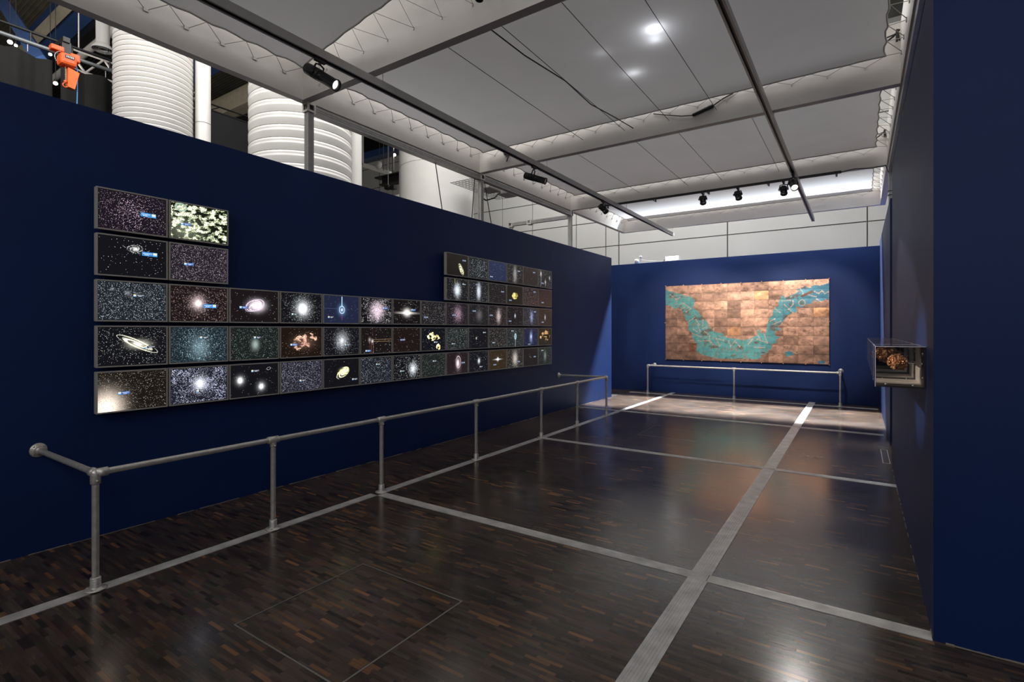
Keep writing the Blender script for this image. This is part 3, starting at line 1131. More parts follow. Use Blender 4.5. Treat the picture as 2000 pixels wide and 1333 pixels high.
def screen_picture(spec, seed, parent, ssz=1.0):
    """picture as a fine coloured grid with small dots proud of it; s right, t up in 0..1"""
    rs = np.random.RandomState(seed)
    nx, ny = 60, 38
    S, T = np.meshgrid(np.linspace(0, 1, nx + 1), np.linspace(0, 1, ny + 1), indexing='ij')
    bg = np.array(spec.get('bg', (.006, .006, .008)))
    C = np.tile(bg, (nx + 1, ny + 1, 1)).astype(float)
    AR = IW / IH
    dots = []   # (s,t,size,color)

    def dot(s, t, sz, col):
        dots.append((s, t, sz * ssz, col[0], col[1], col[2]))
    quads = []
    for op in spec['ops']:
        k = op[0]
        if k == 'dust':        # n, colour, (focus s,t,sigma or None)
            n, col, foc = op[1], np.array(op[2]), op[3] if len(op) > 3 else None
            for _ in range(int(n * .62)):
                s, t = rs.uniform(.01, .99), rs.uniform(.015, .985)
                b_ = rs.random() ** 2 * 1.25 + .09
                if foc is not None:
                    d = math.hypot((s - foc[0]) * AR, t - foc[1]) / foc[2]
                    b_ *= .35 + 1.1 * math.exp(-d * d)
                dot(s, t, rs.uniform(.0022, .0036), col * b_)
        elif k == 'star':      # n, colour : few bright stars
            n, col = op[1], np.array(op[2])
            for _ in range(n):
                dot(rs.uniform(.03, .97), rs.uniform(.04, .96), rs.uniform(.002, .0042), col * rs.uniform(.5, 1))
        elif k == 'glow':      # s,t,rx,ry,colour,amp
            _, s, t, rx, ry, col, amp = op
            d = np.sqrt(((S - s) * AR / rx) ** 2 + ((T - t) / ry) ** 2)
            C += np.exp(-d * d)[..., None] * np.array(col) * amp
        elif k == 'clus':      # s,t,rx,ry,n,colour
            _, s, t, rx, ry, n, col = op
            for _ in range(n):
                a, b_ = rs.normal(0, rx / AR), rs.normal(0, ry)
                q, w = s + a, t + b_
                if 0.01 < q < .99 and .015 < w < .985:
                    dot(q, w, rs.uniform(.002, .0036), np.array(col) * rs.uniform(.35, 1))
        elif k == 'spir':      # s,t,a,b,rot,n,colour,arms
            _, s, t, a, b_, rot, n, col, arms = op
            for i in range(n):
                r = rs.random() ** .6
                th = r * 5.5 + 2 * PI * rs.randint(arms) / arms + rs.normal(0, .28)
                x, y = a * r * math.cos(th), b_ * r * math.sin(th)
                q = s + (x * math.cos(rot) - y * math.sin(rot)) / AR
                w = t + x * math.sin(rot) + y * math.cos(rot)
                if .01 < q < .99 and .015 < w < .985:
                    dot(q, w, rs.uniform(.0018, .0034), np.array(col) * (1.4 - .6 * r) * rs.uniform(.6, 1))
        elif k == 'ring':      # s,t,a,b,rot,width,colour
            _, s, t, a, b_, rot, wd, col = op
            n = 40
            for i in range(n):
                P = []
                for th in (2 * PI * i / n, 2 * PI * (i + 1) / n):
                    for rr in (1 - wd / a / 2, 1 + wd / a / 2):
                        x, y = a * rr * math.cos(th), b_ * rr * math.sin(th)
                        P.append((s + (x * math.cos(rot) - y * math.sin(rot)) / AR, t + x * math.sin(rot) + y * math.cos(rot)))
                quads.append(([P[0], P[1], P[3], P[2]], col))
        elif k == 'line':      # s0,t0,s1,t1,w,colour
            _, a0, b0, a1, b1, w, col = op
            dx, dy = (a1 - a0) * AR, b1 - b0
            L = math.hypot(dx, dy)
            nx_, ny_ = -dy / L * w / 2, dx / L * w / 2
            quads.append(([(a0 - nx_ / AR, b0 - ny_), (a1 - nx_ / AR, b1 - ny_), (a1 + nx_ / AR, b1 + ny_), (a0 + nx_ / AR, b0 + ny_)], col))
        elif k == 'neb':       # thr, colours(2), f0, mask(s,t,rx,ry,rot) or None, n dots
            _, thr, c0, c1, f0, mask, n = op
            for _ in range(n):
                if mask:
                    a, b_ = rs.uniform(-1, 1), rs.uniform(-1, 1)
                    if a * a + b_ * b_ > 1: continue
                    x, y = a * mask[2], b_ * mask[3]
                    q = mask[0] + (x * math.cos(mask[4]) - y * math.sin(mask[4])) / AR
                    w = mask[1] + x * math.sin(mask[4]) + y * math.cos(mask[4])
                    edge = (a * a + b_ * b_) * .12
                else:
                    q, w = rs.uniform(.01, .99), rs.uniform(.015, .985)
                    edge = 0
                if not (.01 < q < .99 and .015 < w < .985): continue
                v = fbm(np.array([q]), np.array([w]), seed + 7, 4, f0)[0]
                if v > thr + edge:
                    m_ = min(1, (v - thr) * 4)
                    dot(q, w, rs.uniform(.003, .0055), (np.array(c0) * (1 - m_) + np.array(c1) * m_) * rs.uniform(.6, 1.1))
    V = np.stack([np.full_like(S, 0), (S - .5) * IW, (T - .5) * IH], -1).reshape(-1, 3)
    idx = np.arange((nx + 1) * (ny + 1)).reshape(nx + 1, ny + 1)
    F = np.stack([idx[:-1, :-1], idx[1:, :-1], idx[1:, 1:], idx[:-1, 1:]], -1).reshape(-1, 4)
    Cc = np.minimum(C.reshape(-1, 3), 1.6)
    nv = len(V)
    if dots:
        D = np.array(dots)
        y, z, h = (D[:, 0] - .5) * IW, (D[:, 1] - .5) * IH, D[:, 2] / 2
        P = np.zeros((len(D), 4, 3))
        for k, (a, b_) in enumerate(((-1, -1), (1, -1), (1, 1), (-1, 1))):
            P[:, k, 0] = .0004
            P[:, k, 1] = np.clip(y + a * h, -IW / 2, IW / 2)
            P[:, k, 2] = np.clip(z + b_ * h, -IH / 2, IH / 2)
        V = np.concatenate([V, P.reshape(-1, 3)])
        F = np.concatenate([F, nv + np.arange(len(D) * 4).reshape(-1, 4)])
        Cc = np.concatenate([Cc, np.repeat(D[:, 3:6], 4, 0)])
    if quads:
        nv = len(V)
        P = np.array([[(.0007, (min(max(p[0], 0), 1) - .5) * IW, (min(max(p[1], 0), 1) - .5) * IH) for p in q] for q, c in quads])
        V = np.concatenate([V, P.reshape(-1, 3)])
        F = np.concatenate([F, nv + np.arange(len(quads) * 4).reshape(-1, 4)])
        Cc = np.concatenate([Cc, np.repeat(np.array([c for q, c in quads]), 4, 0)])
    return npmesh('screen_picture', V, F, Cc, M_screen, parent)


def caption(parent, s, t, style):
    """small caption bar with a striped flag square and unreadable white dashes"""
    a = 1.0 if style in 'BbR' else .8
    q = []
    w, h = (.235, .085) if style == 'B' else (.17, .06)
    y, z = (s - .5) * IW, (t - .5) * IH
    W, Hh = w * IW, h * IH * 1.25
    blue = {'B': (.05, .25, .62), 'b': (.05, .13, .40), 'R': (.05, .25, .62), 's': (.03, .035, .05), 'd': (.10, .14, .26)}[style]
    def r(y0, y1, z0, z1, c, x=.0010):
        q.append((y0, y1, z0, z1, c, x))
    r(y - W / 2, y + W / 2, z - Hh / 2, z + Hh / 2, blue)
    left = style in ('b', 's')
    fy = y - W / 2 + Hh * .08 if left else y + W / 2 - Hh * .95
    fl = 1 if style != 'd' else .55
    r(fy, fy + Hh * .85, z + Hh * .15, z + Hh * .42, (.75 * fl, .66 * fl, .35 * fl), .0014)
    r(fy, fy + Hh * .85, z - Hh * .12, z + Hh * .15, (.85 * fl, .88 * fl, .9 * fl), .0014)
    r(fy, fy + Hh * .85, z - Hh * .42, z - Hh * .12, (.12 * fl, .45 * fl, .75 * fl), .0014)
    ty = y - W / 2 + Hh * 1.15 if left else y - W / 2 + Hh * .15
    tw = W - Hh * 1.35
    rs = random.Random(int(s * 1000) + int(t * 100))
    for k, (lw, zz) in enumerate(((.9, .12), (.6, -.22))):
        x = ty + (tw * .2 if k else tw * .05)
        while x < ty + tw * lw:
            d = tw * rs.uniform(.05, .16)
            r(x, x + d, z + Hh * (zz - .08), z + Hh * (zz + .08), (.8 * fl, .88 * fl, .95 * fl), .0014)
            x += d + tw * .035
    V, F, C = [], [], []
    for y0, y1, z0, z1, c, x in q:
        n = len(V)
        V += [(x, y0, z0), (x, y1, z0), (x, y1, z1), (x, y0, z1)]
        F.append((n, n + 1, n + 2, n + 3))
        C += [c] * 4
    return npmesh('caption_bar', np.array(V), np.array(F), np.array(C), M_screen, parent)


wh = (.85, .88, .92)
pk = (.80, .68, .78)
specs = {
 (4, 0): dict(d='pinkish star dust and a bright blue caption at right', bg=(.010, .007, .012), ops=[('dust', 1500, (.8, .62, .75), (.5, .5, .7)), ('clus', .5, .5, .25, .2, 260, (.95, .7, .85))], cap=(.72, .50, 'B')),
 (4, 1): dict(d='a brilliant mottled cream and green nebula', bg=(.006, .008, .004), ops=[('neb', .46, (.22, .28, .17), (1.25, 1.25, .98), 15, None, 9500), ('glow', .25, .25, .4, .3, (.5, .55, .4), .25), ('ring', .17, .88, .14, .10, 0, .05, (.35, .5, .4))], cap=(.25, .42, 'b')),
 (3, 0): dict(d='a small white spiral galaxy on near-black and a blue caption', ops=[('star', 60, wh), ('dust', 90, wh), ('spir', .53, .72, .20, .13, 0, 260, (.7, .7, .7), 3), ('glow', .53, .72, .05, .04, W_, 1.1)], cap=(.74, .62, 'B')),
 (3, 1): dict(d='dense mauve star dust and a blue caption at left', bg=(.016, .013, .018), ops=[('dust', 2600, (.75, .62, .72))], cap=(.31, .46, 'b')),
 (2, 0): dict(d='dense grey star dust and a caption at top centre', bg=(.012, .015, .02), ops=[('dust', 2900, (.62, .70, .78)), ('glow', .42, .72, .05, .05, wh, .25), ('glow', .2, .8, .03, .03, wh, .3)], cap=(.58, .66, 's')),
 (2, 1): dict(d='reddish star dust around a bright pink-white core', bg=(.012, .007, .008), ops=[('dust', 1700, (.72, .50, .50)), ('glow', .47, .52, .16, .17, (1, .8, .8), .55), ('glow', .47, .52, .07, .075, (1, .92, .92), 1.5), ('clus', .47, .53, .14, .14, 300, (1, .8, .8))], cap=(.68, .45, 'B')),
 (2, 2): dict(d='a large oval spiral galaxy with a burning white core, tilted', bg=(.010, .007, .008), ops=[('star', 26, wh), ('dust', 130, pk), ('glow', .54, .52, .20, .14, (1, .9, .98), 1.6), ('ring', .5, .53, .30, .17, .35, .035, (.75, .6, .75)), ('ring', .43, .46, .22, .12, .35, .02, (.55, .45, .55)), ('spir', .5, .52, .34, .19, .35, 700, (1, .85, .97), 2)], cap=(.26, .45, 'b')),
 (2, 3): dict(d='a dazzling round white star cluster left of the blue ring screen', ops=[('dust', 800, wh, (.5, .45, .6)), ('glow', .52, .48, .22, .24, (.85, .92, 1), .6), ('glow', .52, .48, .12, .13, W_, 1.8), ('clus', .52, .48, .2, .2, 700, W_)], cap=(.33, .28, 's')),
 (2, 4): dict(d='a blue ring with a vertical light streak on navy', bg=(.014, .018, .045), ops=[('star', 22, (.5, .6, .8)), ('dust', 60, (.4, .5, .8)), ('line', .5, .62, .5, .98, .035, (.45, .75, 1)), ('line', .5, .10, .5, .34, .02, (.28, .02, .25)), ('line', .0, .53, .5, .53, .012, (.06, .09, .18)), ('glow', .5, .49, .14, .17, (.25, .5, .9), .5), ('ring', .5, .49, .115, .135, 0, .022, (.65, .85, 1)), ('glow', .5, .49, .035, .035, W_, 1.2)], cap=(.19, .21, 's')),
 (2, 5): dict(d='a big spiky pinkish star cluster filling the middle', ops=[('dust', 350, pk), ('neb', .5, (.3, .3, .3), (.55, .5, .52), 7, None, 1300), ('clus', .52, .52, .20, .19, 1900, (.95, .82, .9)), ('glow', .52, .52, .25, .25, (.9, .75, .85), .55), ('clus', .52, .2, .05, .16, 200, (.8, .7, .8))], cap=(.78, .62, 'b')),
 (2, 6): dict(d='a white saucer-shaped galaxy seen edge-on, near the middle of the wall', bg=(.008, .006, .006), ops=[('star', 24, wh), ('dust', 160, wh), ('glow', .5, .48, .17, .13, (1, .97, .92), 1.4), ('glow', .5, .46, .42, .035, (1, .95, .9), 1.3), ('line', .18, .47, .82, .455, .012, (.12, .08, .06))], cap=(.74, .60, 'b')),
 (2, 7): dict(d='sparse grey star dust and a blue caption at lower left', bg=(.014, .012, .013), ops=[('dust', 900, (.6, .58, .56))], cap=(.17, .30, 'd')),
 (2, 8): dict(d='a blurred pink haze of stars and a blue caption', bg=(.014, .010, .012), ops=[('dust', 900, (.62, .5, .56), (.5, .5, .4)), ('glow', .55, .52, .2, .26, (.5, .3, .42), .45), ('clus', .52, .5, .16, .2, 350, (.8, .6, .72))], cap=(.33, .44, 'd')),
 (2, 9): dict(d='a very faint grey haze, almost dark', bg=(.013, .012, .012), ops=[('dust', 330, (.4, .38, .36)), ('glow', .53, .48, .2, .24, (.2, .2, .2), .5)], cap=(.26, .68, 'd')),
 (2, 10): dict(d='a pinkish spindle-shaped vertical star cluster', bg=(.013, .010, .010), ops=[('dust', 600, (.5, .45, .43)), ('clus', .55, .46, .12, .19, 620, (.85, .7, .72)), ('glow', .55, .46, .13, .26, (.6, .5, .5), .6)], cap=(.12, .50, 'd')),
 (2, 11): dict(d='one small bluish star in the middle of a dark sky', ops=[('dust', 200, (.5, .5, .5)), ('glow', .5, .52, .05, .08, (.8, .9, 1), 1.0), ('star', 6, wh)], cap=(.17, .22, 'd')),
 (2, 12): dict(d='a faint blue vertical star cluster', bg=(.016, .018, .026), ops=[('dust', 420, (.5, .52, .62)), ('clus', .56, .5, .1, .2, 300, (.55, .65, .9)), ('glow', .56, .5, .12, .25, (.3, .4, .7), .5)], cap=(.8, .8, 'd')),
 (2, 13): dict(d='a tiny light spot on brown, at the right end of the middle row', bg=(.017, .012, .011), ops=[('dust', 160, (.5, .45, .4)), ('glow', .5, .5, .06, .12, (.7, .7, .75), .7)], cap=(.3, .2, 'd')),
 (1, 0): dict(d='a huge creamy spiral galaxy lying diagonally', ops=[('dust', 1100, (.62, .68, .70)), ('spir', .56, .55, .52, .10, -.46, 2600, (1, .98, .82), 2), ('glow', .58, .54, .2, .09, (1, .97, .80), .75), ('ring', .56, .55, .52, .10, -.46, .018, (.6, .62, .5)), ('ring', .56, .55, .38, .07, -.46, .014, (.8, .78, .6)), ('star', 8, (1, .85, .4))], cap=(.74, .46, 's')),
 (1, 1): dict(d='dense teal-blue star dust glowing in the centre', bg=(.010, .018, .024), ops=[('dust', 2700, (.55, .78, .88), (.5, .45, .6)), ('glow', .5, .42, .22, .28, (.4, .6, .7), .35)], cap=(.58, .70, 's')),
 (1, 2): dict(d='dim greenish dust with one faint pale glow', bg=(.009, .013, .012), ops=[('dust', 1500, (.42, .52, .48)), ('glow', .5, .46, .10, .14, (.7, .85, .8), .5)], cap=(.55, .68, 's')),
 (1, 3): dict(d='a rust-brown ragged nebula of dots', bg=(.012, .007, .005), ops=[('star', 70, (.8, .6, .5)), ('neb', .46, (.35, .2, .14), (.95, .70, .56), 12, (.55, .52, .52, .26, .3), 3600), ('dust', 130, (.8, .6, .5)), ('glow', .55, .5, .35, .2, (.4, .22, .15), .3)], cap=(.3, .42, 'b')),
 (1, 4): dict(d='a soft grey round cluster in a starry field', ops=[('dust', 1000, wh, (.5, .5, .5)), ('glow', .5, .52, .2, .24, (.8, .85, .9), .45), ('glow', .5, .52, .06, .07, W_, .8), ('clus', .5, .5, .16, .17, 600, wh)], cap=(.66, .36, 's')),
 (1, 5): dict(d='crossing thin red and orange lines over a few bright stars', bg=(.010, .007, .007), ops=[('star', 24, wh), ('dust', 120, wh), ('line', .36, .53, 1, .55, .008, (.5, .32, .16)), ('line', .36, .46, 1, .46, .008, (.5, .32, .16)), ('line', .28, .0, .28, .5, .007, (.35, .1, .08)), ('line', .33, .0, .33, .5, .007, (.5, .18, .12)), ('line', .39, .0, .39, .55, .007, (.45, .3, .2)), ('line', .37, .5, .37, 1, .006, (.15, .02, .02)), ('glow', .27, .53, .05, .07, (.5, .42, .38), .8), ('glow', .36, .47, .04, .05, wh, 1)], cap=(.22, .10, 'b')),
 (1, 6): dict(d='a few scattered stars on dark brown and a blue caption in the centre', bg=(.012, .007, .006), ops=[('star', 16, (.9, .8, .75)), ('dust', 110, (.8, .65, .6))], cap=(.33, .50, 'd')),
 (1, 7): dict(d='ragged golden-white nebula arms on black', ops=[('dust', 150, wh), ('neb', .47, (.6, .45, .15), (1.05, 1.0, .75), 11, (.5, .6, .42, .2, -.15), 3200), ('neb', .5, (.6, .45, .15), (1, .95, .7), 8, (.72, .15, .16, .13, 0), 900)], cap=(.6, .36, 's')),
 (1, 8): dict(d='fine grey-green dust, in the second row from the bottom', bg=(.012, .015, .014), ops=[('dust', 1300, (.5, .55, .52))], cap=(.32, .26, 's')),
 (1, 9): dict(d='one lonely star near the centre of a black sky', ops=[('dust', 150, (.55, .55, .5)), ('star', 7, wh), ('glow', .38, .5, .035, .04, (1, .9, .8), .9)], cap=(.82, .78, 's')),
 (1, 10): dict(d='fine warm-grey dust right of the lonely star screen', bg=(.012, .012, .012), ops=[('dust', 1050, (.55, .52, .48))], cap=(.28, .24, 's')),
 (1, 11): dict(d='a pale bubble standing on a thin stem', bg=(.012, .016, .018), ops=[('dust', 700, (.5, .6, .62)), ('ring', .52, .55, .085, .14, 0, .03, (.5, .66, .72)), ('glow', .52, .55, .09, .13, (.35, .5, .55), .8), ('line', .52, .0, .52, .42, .022, (.5, .62, .6))], cap=(.35, .85, 's')),
 (1, 12): dict(d='a blue vertical glow on deep navy', bg=(.008, .011, .035), ops=[('dust', 260, (.4, .45, .7)), ('glow', .52, .5, .12, .26, (.35, .45, .85), .55), ('glow', .52, .52, .045, .08, (.9, .95, 1), .9), ('clus', .52, .5, .1, .15, 180, (.6, .7, 1))], cap=(.38, .08, 'd')),
 (1, 13): dict(d='branching orange filaments, at the right end of its row', bg=(.014, .010, .006), ops=[('neb', .52, (.5, .28, .10), (1, .75, .45), 7, (.5, .55, .62, .36, .2), 2600), ('star', 14, (.9, .7, .5))]),
 (0, 0): dict(d='brown dust and a white glare in its lower left corner', bg=(.010, .008, .006), ops=[('dust', 1700, (.55, .47, .38)), ('glow', .12, .10, .28, .34, (1, .85, .72), 1.5), ('clus', .14, .12, .3, .25, 500, (.9, .72, .55))], cap=(.36, .45, 'b')),
 (0, 1): dict(d='dense bluish-white dust around a brilliant core', bg=(.012, .013, .022), ops=[('dust', 2500, (.68, .70, .88)), ('neb', .52, (.4, .42, .55), (.75, .78, .95), 6, None, 1500), ('glow', .5, .53, .14, .15, (.9, .93, 1), 1.0), ('glow', .5, .53, .06, .07, W_, 1.6), ('clus', .5, .53, .15, .15, 600, (.9, .92, 1))], cap=(.52, .32, 's')),
 (0, 2): dict(d='two round white stars on black and a faint small ring at the top', ops=[('dust', 110, wh), ('glow', .19, .52, .06, .07, W_, 1.9), ('glow', .63, .28, .055, .065, W_, 1.9), ('glow', .19, .52, .12, .13, wh, .3), ('glow', .63, .28, .12, .13, wh, .3), ('ring', .79, .84, .065, .04, .3, .015, (.4, .42, .42)), ('clus', .19, .52, .05, .05, 90, wh), ('clus', .63, .28, .05, .05, 90, wh)], cap=(.50, .79, 's')),
 (0, 3): dict(d='dense lilac-grey star dust all over', bg=(.014, .014, .022), ops=[('dust', 2900, (.62, .62, .80))], cap=(.52, .35, 's')),
 (0, 4): dict(d='a yellow-white tilted spiral galaxy on black', ops=[('dust', 50, wh), ('spir', .53, .5, .33, .17, .55, 1300, (.95, .95, .72), 3), ('glow', .53, .54, .12, .09, (1, .95, .45), .8), ('neb', .45, (.5, .5, .3), (1, 1, .6), 6, (.53, .5, .3, .16, .55), 900)], cap=(.88, .22, 's')),
 (0, 5): dict(d='fine dark-blue dust, bottom row, right of the yellow galaxy', bg=(.011, .013, .016), ops=[('dust', 1500, (.5, .56, .65))], cap=(.56, .72, 's')),
 (0, 6): dict(d='a round white cluster low at its right', ops=[('dust', 750, wh), ('glow', .73, .42, .14, .17, (.85, .9, .95), .7), ('glow', .73, .42, .05, .06, W_, 1.0), ('clus', .73, .42, .15, .17, 700, (.9, .95, 1))], cap=(.33, .36, 's')),
 (0, 7): dict(d='dim green-grey dust and an olive caption', bg=(.011, .014, .012), ops=[('dust', 900, (.34, .40, .34))], cap=(.55, .68, 's')),
 (0, 8): dict(d='a pink ring galaxy with a white-hot centre', bg=(.016, .010, .010), ops=[('dust', 90, pk), ('ring', .54, .55, .17, .28, 0, .03, (.55, .42, .46)), ('glow', .52, .5, .07, .14, (1, .9, .95), 1.3), ('glow', .54, .46, .15, .25, (.5, .36, .4), .6)], cap=(.77, .5, 'd')),
 (0, 9): dict(d='one small round bluish-white blob in the centre', ops=[('dust', 330, (.5, .5, .5)), ('glow', .52, .52, .07, .10, (.85, .93, 1), 1.2)], cap=(.64, .22, 's')),
 (0, 10): dict(d='a small white saucer galaxy on brown', bg=(.028, .018, .008), ops=[('dust', 110, (.8, .7, .6)), ('glow', .5, .53, .07, .08, W_, 1.2), ('glow', .5, .52, .26, .025, W_, 1.2)], cap=(.32, .25, 'd')),
 (0, 11): dict(d='a tan-white round cluster under the bubble screen', bg=(.016, .014, .012), ops=[('dust', 750, (.6, .56, .5)), ('glow', .5, .5, .2, .3, (.6, .54, .48), .7), ('clus', .5, .45, .14, .22, 500, (.85, .8, .75))], cap=(.72, .3, 'd')),
 (0, 12): dict(d='a handful of tiny stars in the centre on near-black', bg=(.012, .009, .009), ops=[('dust', 70, (.6, .5, .5)), ('clus', .48, .52, .08, .07, 14, wh)], cap=(.78, .5, 'd')),
 (0, 13): dict(d='a dim teal-grey glow, at the right end of the bottom row', bg=(.013, .015, .014), ops=[('dust', 420, (.4, .46, .46)), ('glow', .5, .5, .12, .22, (.4, .5, .52), .4)], cap=(.3, .84, 's')),
 (4, 8): dict(d='a cream elongated galaxy of curling outlines, low at right', bg=(.012, .010, .008), ops=[('spir', .68, .32, .30, .12, -1.0, 700, (.9, .88, .65), 3), ('ring', .68, .32, .30, .13, -1.0, .02, (.6, .58, .4)), ('ring', .68, .32, .2, .09, -1.0, .02, (.85, .82, .6))], cap=(.82, .76, 'd')),
 (4, 9): dict(d='large blue-white stars crowding the frame', bg=(.012, .013, .014), ops=[('dust', 420, wh), ('star', 90, (.75, .95, 1)), ('clus', .5, .5, .22, .25, 90, (.7, .95, 1)), ('star', 50, (.9, 1, 1))]),
 (4, 10): dict(d='sparse blue stars on a navy sky', bg=(.018, .024, .060), ops=[('star', 36, (.35, .5, .95)), ('dust', 70, (.5, .6, 1))], cap=(.16, .18, 's')),
 (4, 11): dict(d='fine white dots with a vertical haze', bg=(.014, .013, .012), ops=[('dust', 450, (.75, .7, .65)), ('glow', .5, .5, .16, .4, (.4, .38, .36), .5), ('clus', .5, .5, .08, .25, 160, wh)], cap=(.74, .70, 'd')),
 (4, 12): dict(d='a nearly plain dark brown sky and a lilac caption', bg=(.026, .018, .017), ops=[('dust', 150, (.5, .42, .4)), ('ring', .5, .45, .10, .16, 0, .02, (.04, .02, .02))], cap=(.74, .78, 'd')),
 (4, 13): dict(d='three pale bubbles over white dots', bg=(.020, .018, .017), ops=[('dust', 380, wh), ('glow', .18, .78, .07, .11, (.7, .66, .66), .9), ('line', .18, .1, .18, .7, .02, (.5, .48, .48)), ('glow', .52, .32, .06, .09, (.6, .58, .56), .9), ('line', .52, .05, .52, .25, .018, (.5, .48, .48)), ('glow', .85, .6, .05, .09, (.6, .58, .56), .9)], cap=(.3, .22, 'd')),
 (3, 8): dict(d='a big bluish-white globe of stars and a short yellow streak above it', bg=(.012, .011, .010), ops=[('dust', 200, wh), ('glow', .5, .47, .17, .23, (.8, .88, .95), .95), ('clus', .5, .47, .13, .17, 800, (.85, .92, 1)), ('line', .38, .78, .38, 1, .03, (.32, .28, .05))], cap=(.83, .78, 's')),
 (3, 9): dict(d='a white spindle-shaped cluster in a field of large stars', bg=(.012, .013, .014), ops=[('dust', 350, wh), ('star', 30, (.8, .9, 1)), ('glow', .5, .5, .12, .3, (.8, .88, .95), .9), ('clus', .5, .5, .09, .2, 420, (.85, .92, 1))], cap=(.42, .84, 'd')),
 (3, 10): dict(d='dim brown-grey dots below the navy star screen', bg=(.013, .011, .011), ops=[('dust', 420, (.42, .38, .36))], cap=(.78, .62, 'd')),
 (3, 11): dict(d='a yellow speckled oval galaxy', bg=(.012, .011, .007), ops=[('spir', .5, .47, .30, .19, .1, 700, (.75, .68, .28), 4), ('neb', .42, (.5, .45, .15), (.9, .8, .4), 7, (.5, .47, .3, .19, .1), 700)], cap=(.2, .2, 'd')),
 (3, 12): dict(d='mauve-brown dust, above the faint blue vertical cluster', bg=(.020, .014, .015), ops=[('dust', 900, (.55, .43, .44))], cap=(.76, .8, 'd')),
 (3, 13): dict(d='three lone stars on plain dark brown below the bubbles screen', bg=(.021, .015, .013), ops=[('star', 5, (.5, .45, .42)), ('dust', 60, (.5, .42, .38))], cap=(.3, .22, 'd')),
}


def make_housing():
    t = empty('wall_screen')
    mb = MB()
    mb.bevbox(-SD, -.004, -SW / 2, SW / 2, -SH / 2, SH / 2, .005)
    mb.build('housing', M_bezel, t)
    mb = MB()
    for a, b_, c, d in ((-SW / 2, SW / 2, IH / 2, SH / 2), (-SW / 2, SW / 2, -SH / 2, -IH / 2), (-SW / 2, -IW / 2, -IH / 2, IH / 2), (IW / 2, SW / 2, -IH / 2, IH / 2)):
        mb.box(-.004, .003, a, b_, c, d)
    mb.build('bezel', M_bezel, t)
    mb = MB()
    mb.box(-.085, -SD, -.09, .09, -.07, .07)
    mb.build('wall_bracket', M_black, t)
    return t


scr_proto = make_housing()
XS = XL + .085
first = True
for c in range(14):
    for r in range(5):
        if (r, c) not in specs:
            continue
        if first:
            t = scr_proto
            first = False
        else:
            t = copy_tree(scr_proto_clean)
        if t is scr_proto:
            scr_proto_clean = copy_tree(scr_proto)
            tmpl = scr_proto_clean
        t.location = (XS + rnd.uniform(-.002, .002), Y0 + PITCH * (c + .5), ROWZ[r] + SH / 2)
        sp = specs[(r, c)]
        screen_picture(sp, 100 + r * 20 + c, t, 1.0 if c < 5 else 1.25)
        if 'cap' in sp:
            caption(t, *sp['cap'])
        tag(t, 'screen showing ' + sp['d'], 'screen', 'screens with starry skies on the left wall')
# the template copy itself is not part of the scene
for ch in list(tmpl.children):
    bpy.data.objects.remove(ch)
bpy.data.objects.remove(tmpl)

# ------------------------------------------------------------------ copper map
poly = [(0.03, 8.56), (0.42, 8.35), (0.97, 8.13), (1.34, 7.97), (1.64, 7.73), (2.0, 7.67), (2.42, 7.16), (2.39, 6.86), (2.3, 6.21), (2.62, 6.02), (2.83, 5.53), (3.12, 5.09), (3.35, 4.74), (3.64, 3.87), (3.87, 3.61), (4.1, 3.31), (4.66, 3.18), (4.93, 2.76), (5.43, 2.63), (5.97, 2.5), (6.5, 2.55), (6.89, 2.79), (6.94, 2.83), (7.2, 3.08), (7.23, 3.65), (7.41, 3.69), (7.46, 3.24), (7.82, 3.23), (7.87, 3.96), (8.0, 4.61), (8.07, 4.93), (8.28, 5.24), (8.33, 5.8), (8.43, 6.12), (8.68, 6.19), (8.73, 6.75), (8.88, 7.3), (9.07, 7.44), (9.12, 7.12), (9.51, 7.41), (9.81, 7.55), (10.14, 7.84), (9.9, 7.98), (10.24, 8.18), (10.48, 8.32), (10.81, 8.06), (10.95, 8.36), (11.5, 8.31), (12.01, 8.58), (12.01, 6.74), (11.73, 6.8), (11.36, 6.59), (11.04, 6.84), (10.85, 6.47), (10.52, 6.41), (10.29, 6.03), (9.88, 6.17), (9.88, 5.5), (9.42, 5.28), (9.12, 4.89), (9.0, 4.5), (8.83, 4.26), (8.58, 3.95), (8.93, 3.7), (8.48, 3.47), (8.43, 3.15), (8.83, 2.74), (8.53, 2.58), (8.58, 2.18), (8.23, 2.1), (8.23, 1.54), (8.07, 1.37), (7.82, 0.96), (7.41, 0.79), (7.56, 0.55), (7.2, 0.38), (6.15, 0.31), (3.98, 0.33), (3.06, 0.69), (2.48, 1.24), (2.65, 1.46), (2.62, 1.98), (2.3, 2.5), (2.18, 3.29), (1.94, 3.73), (1.94, 4.6), (1.76, 4.87), (1.58, 5.32), (1.46, 5.76), (1.03, 6.4), (0.85, 6.14), (0.48, 6.52), (-.02, 6.72), (-.02, 8.56)]
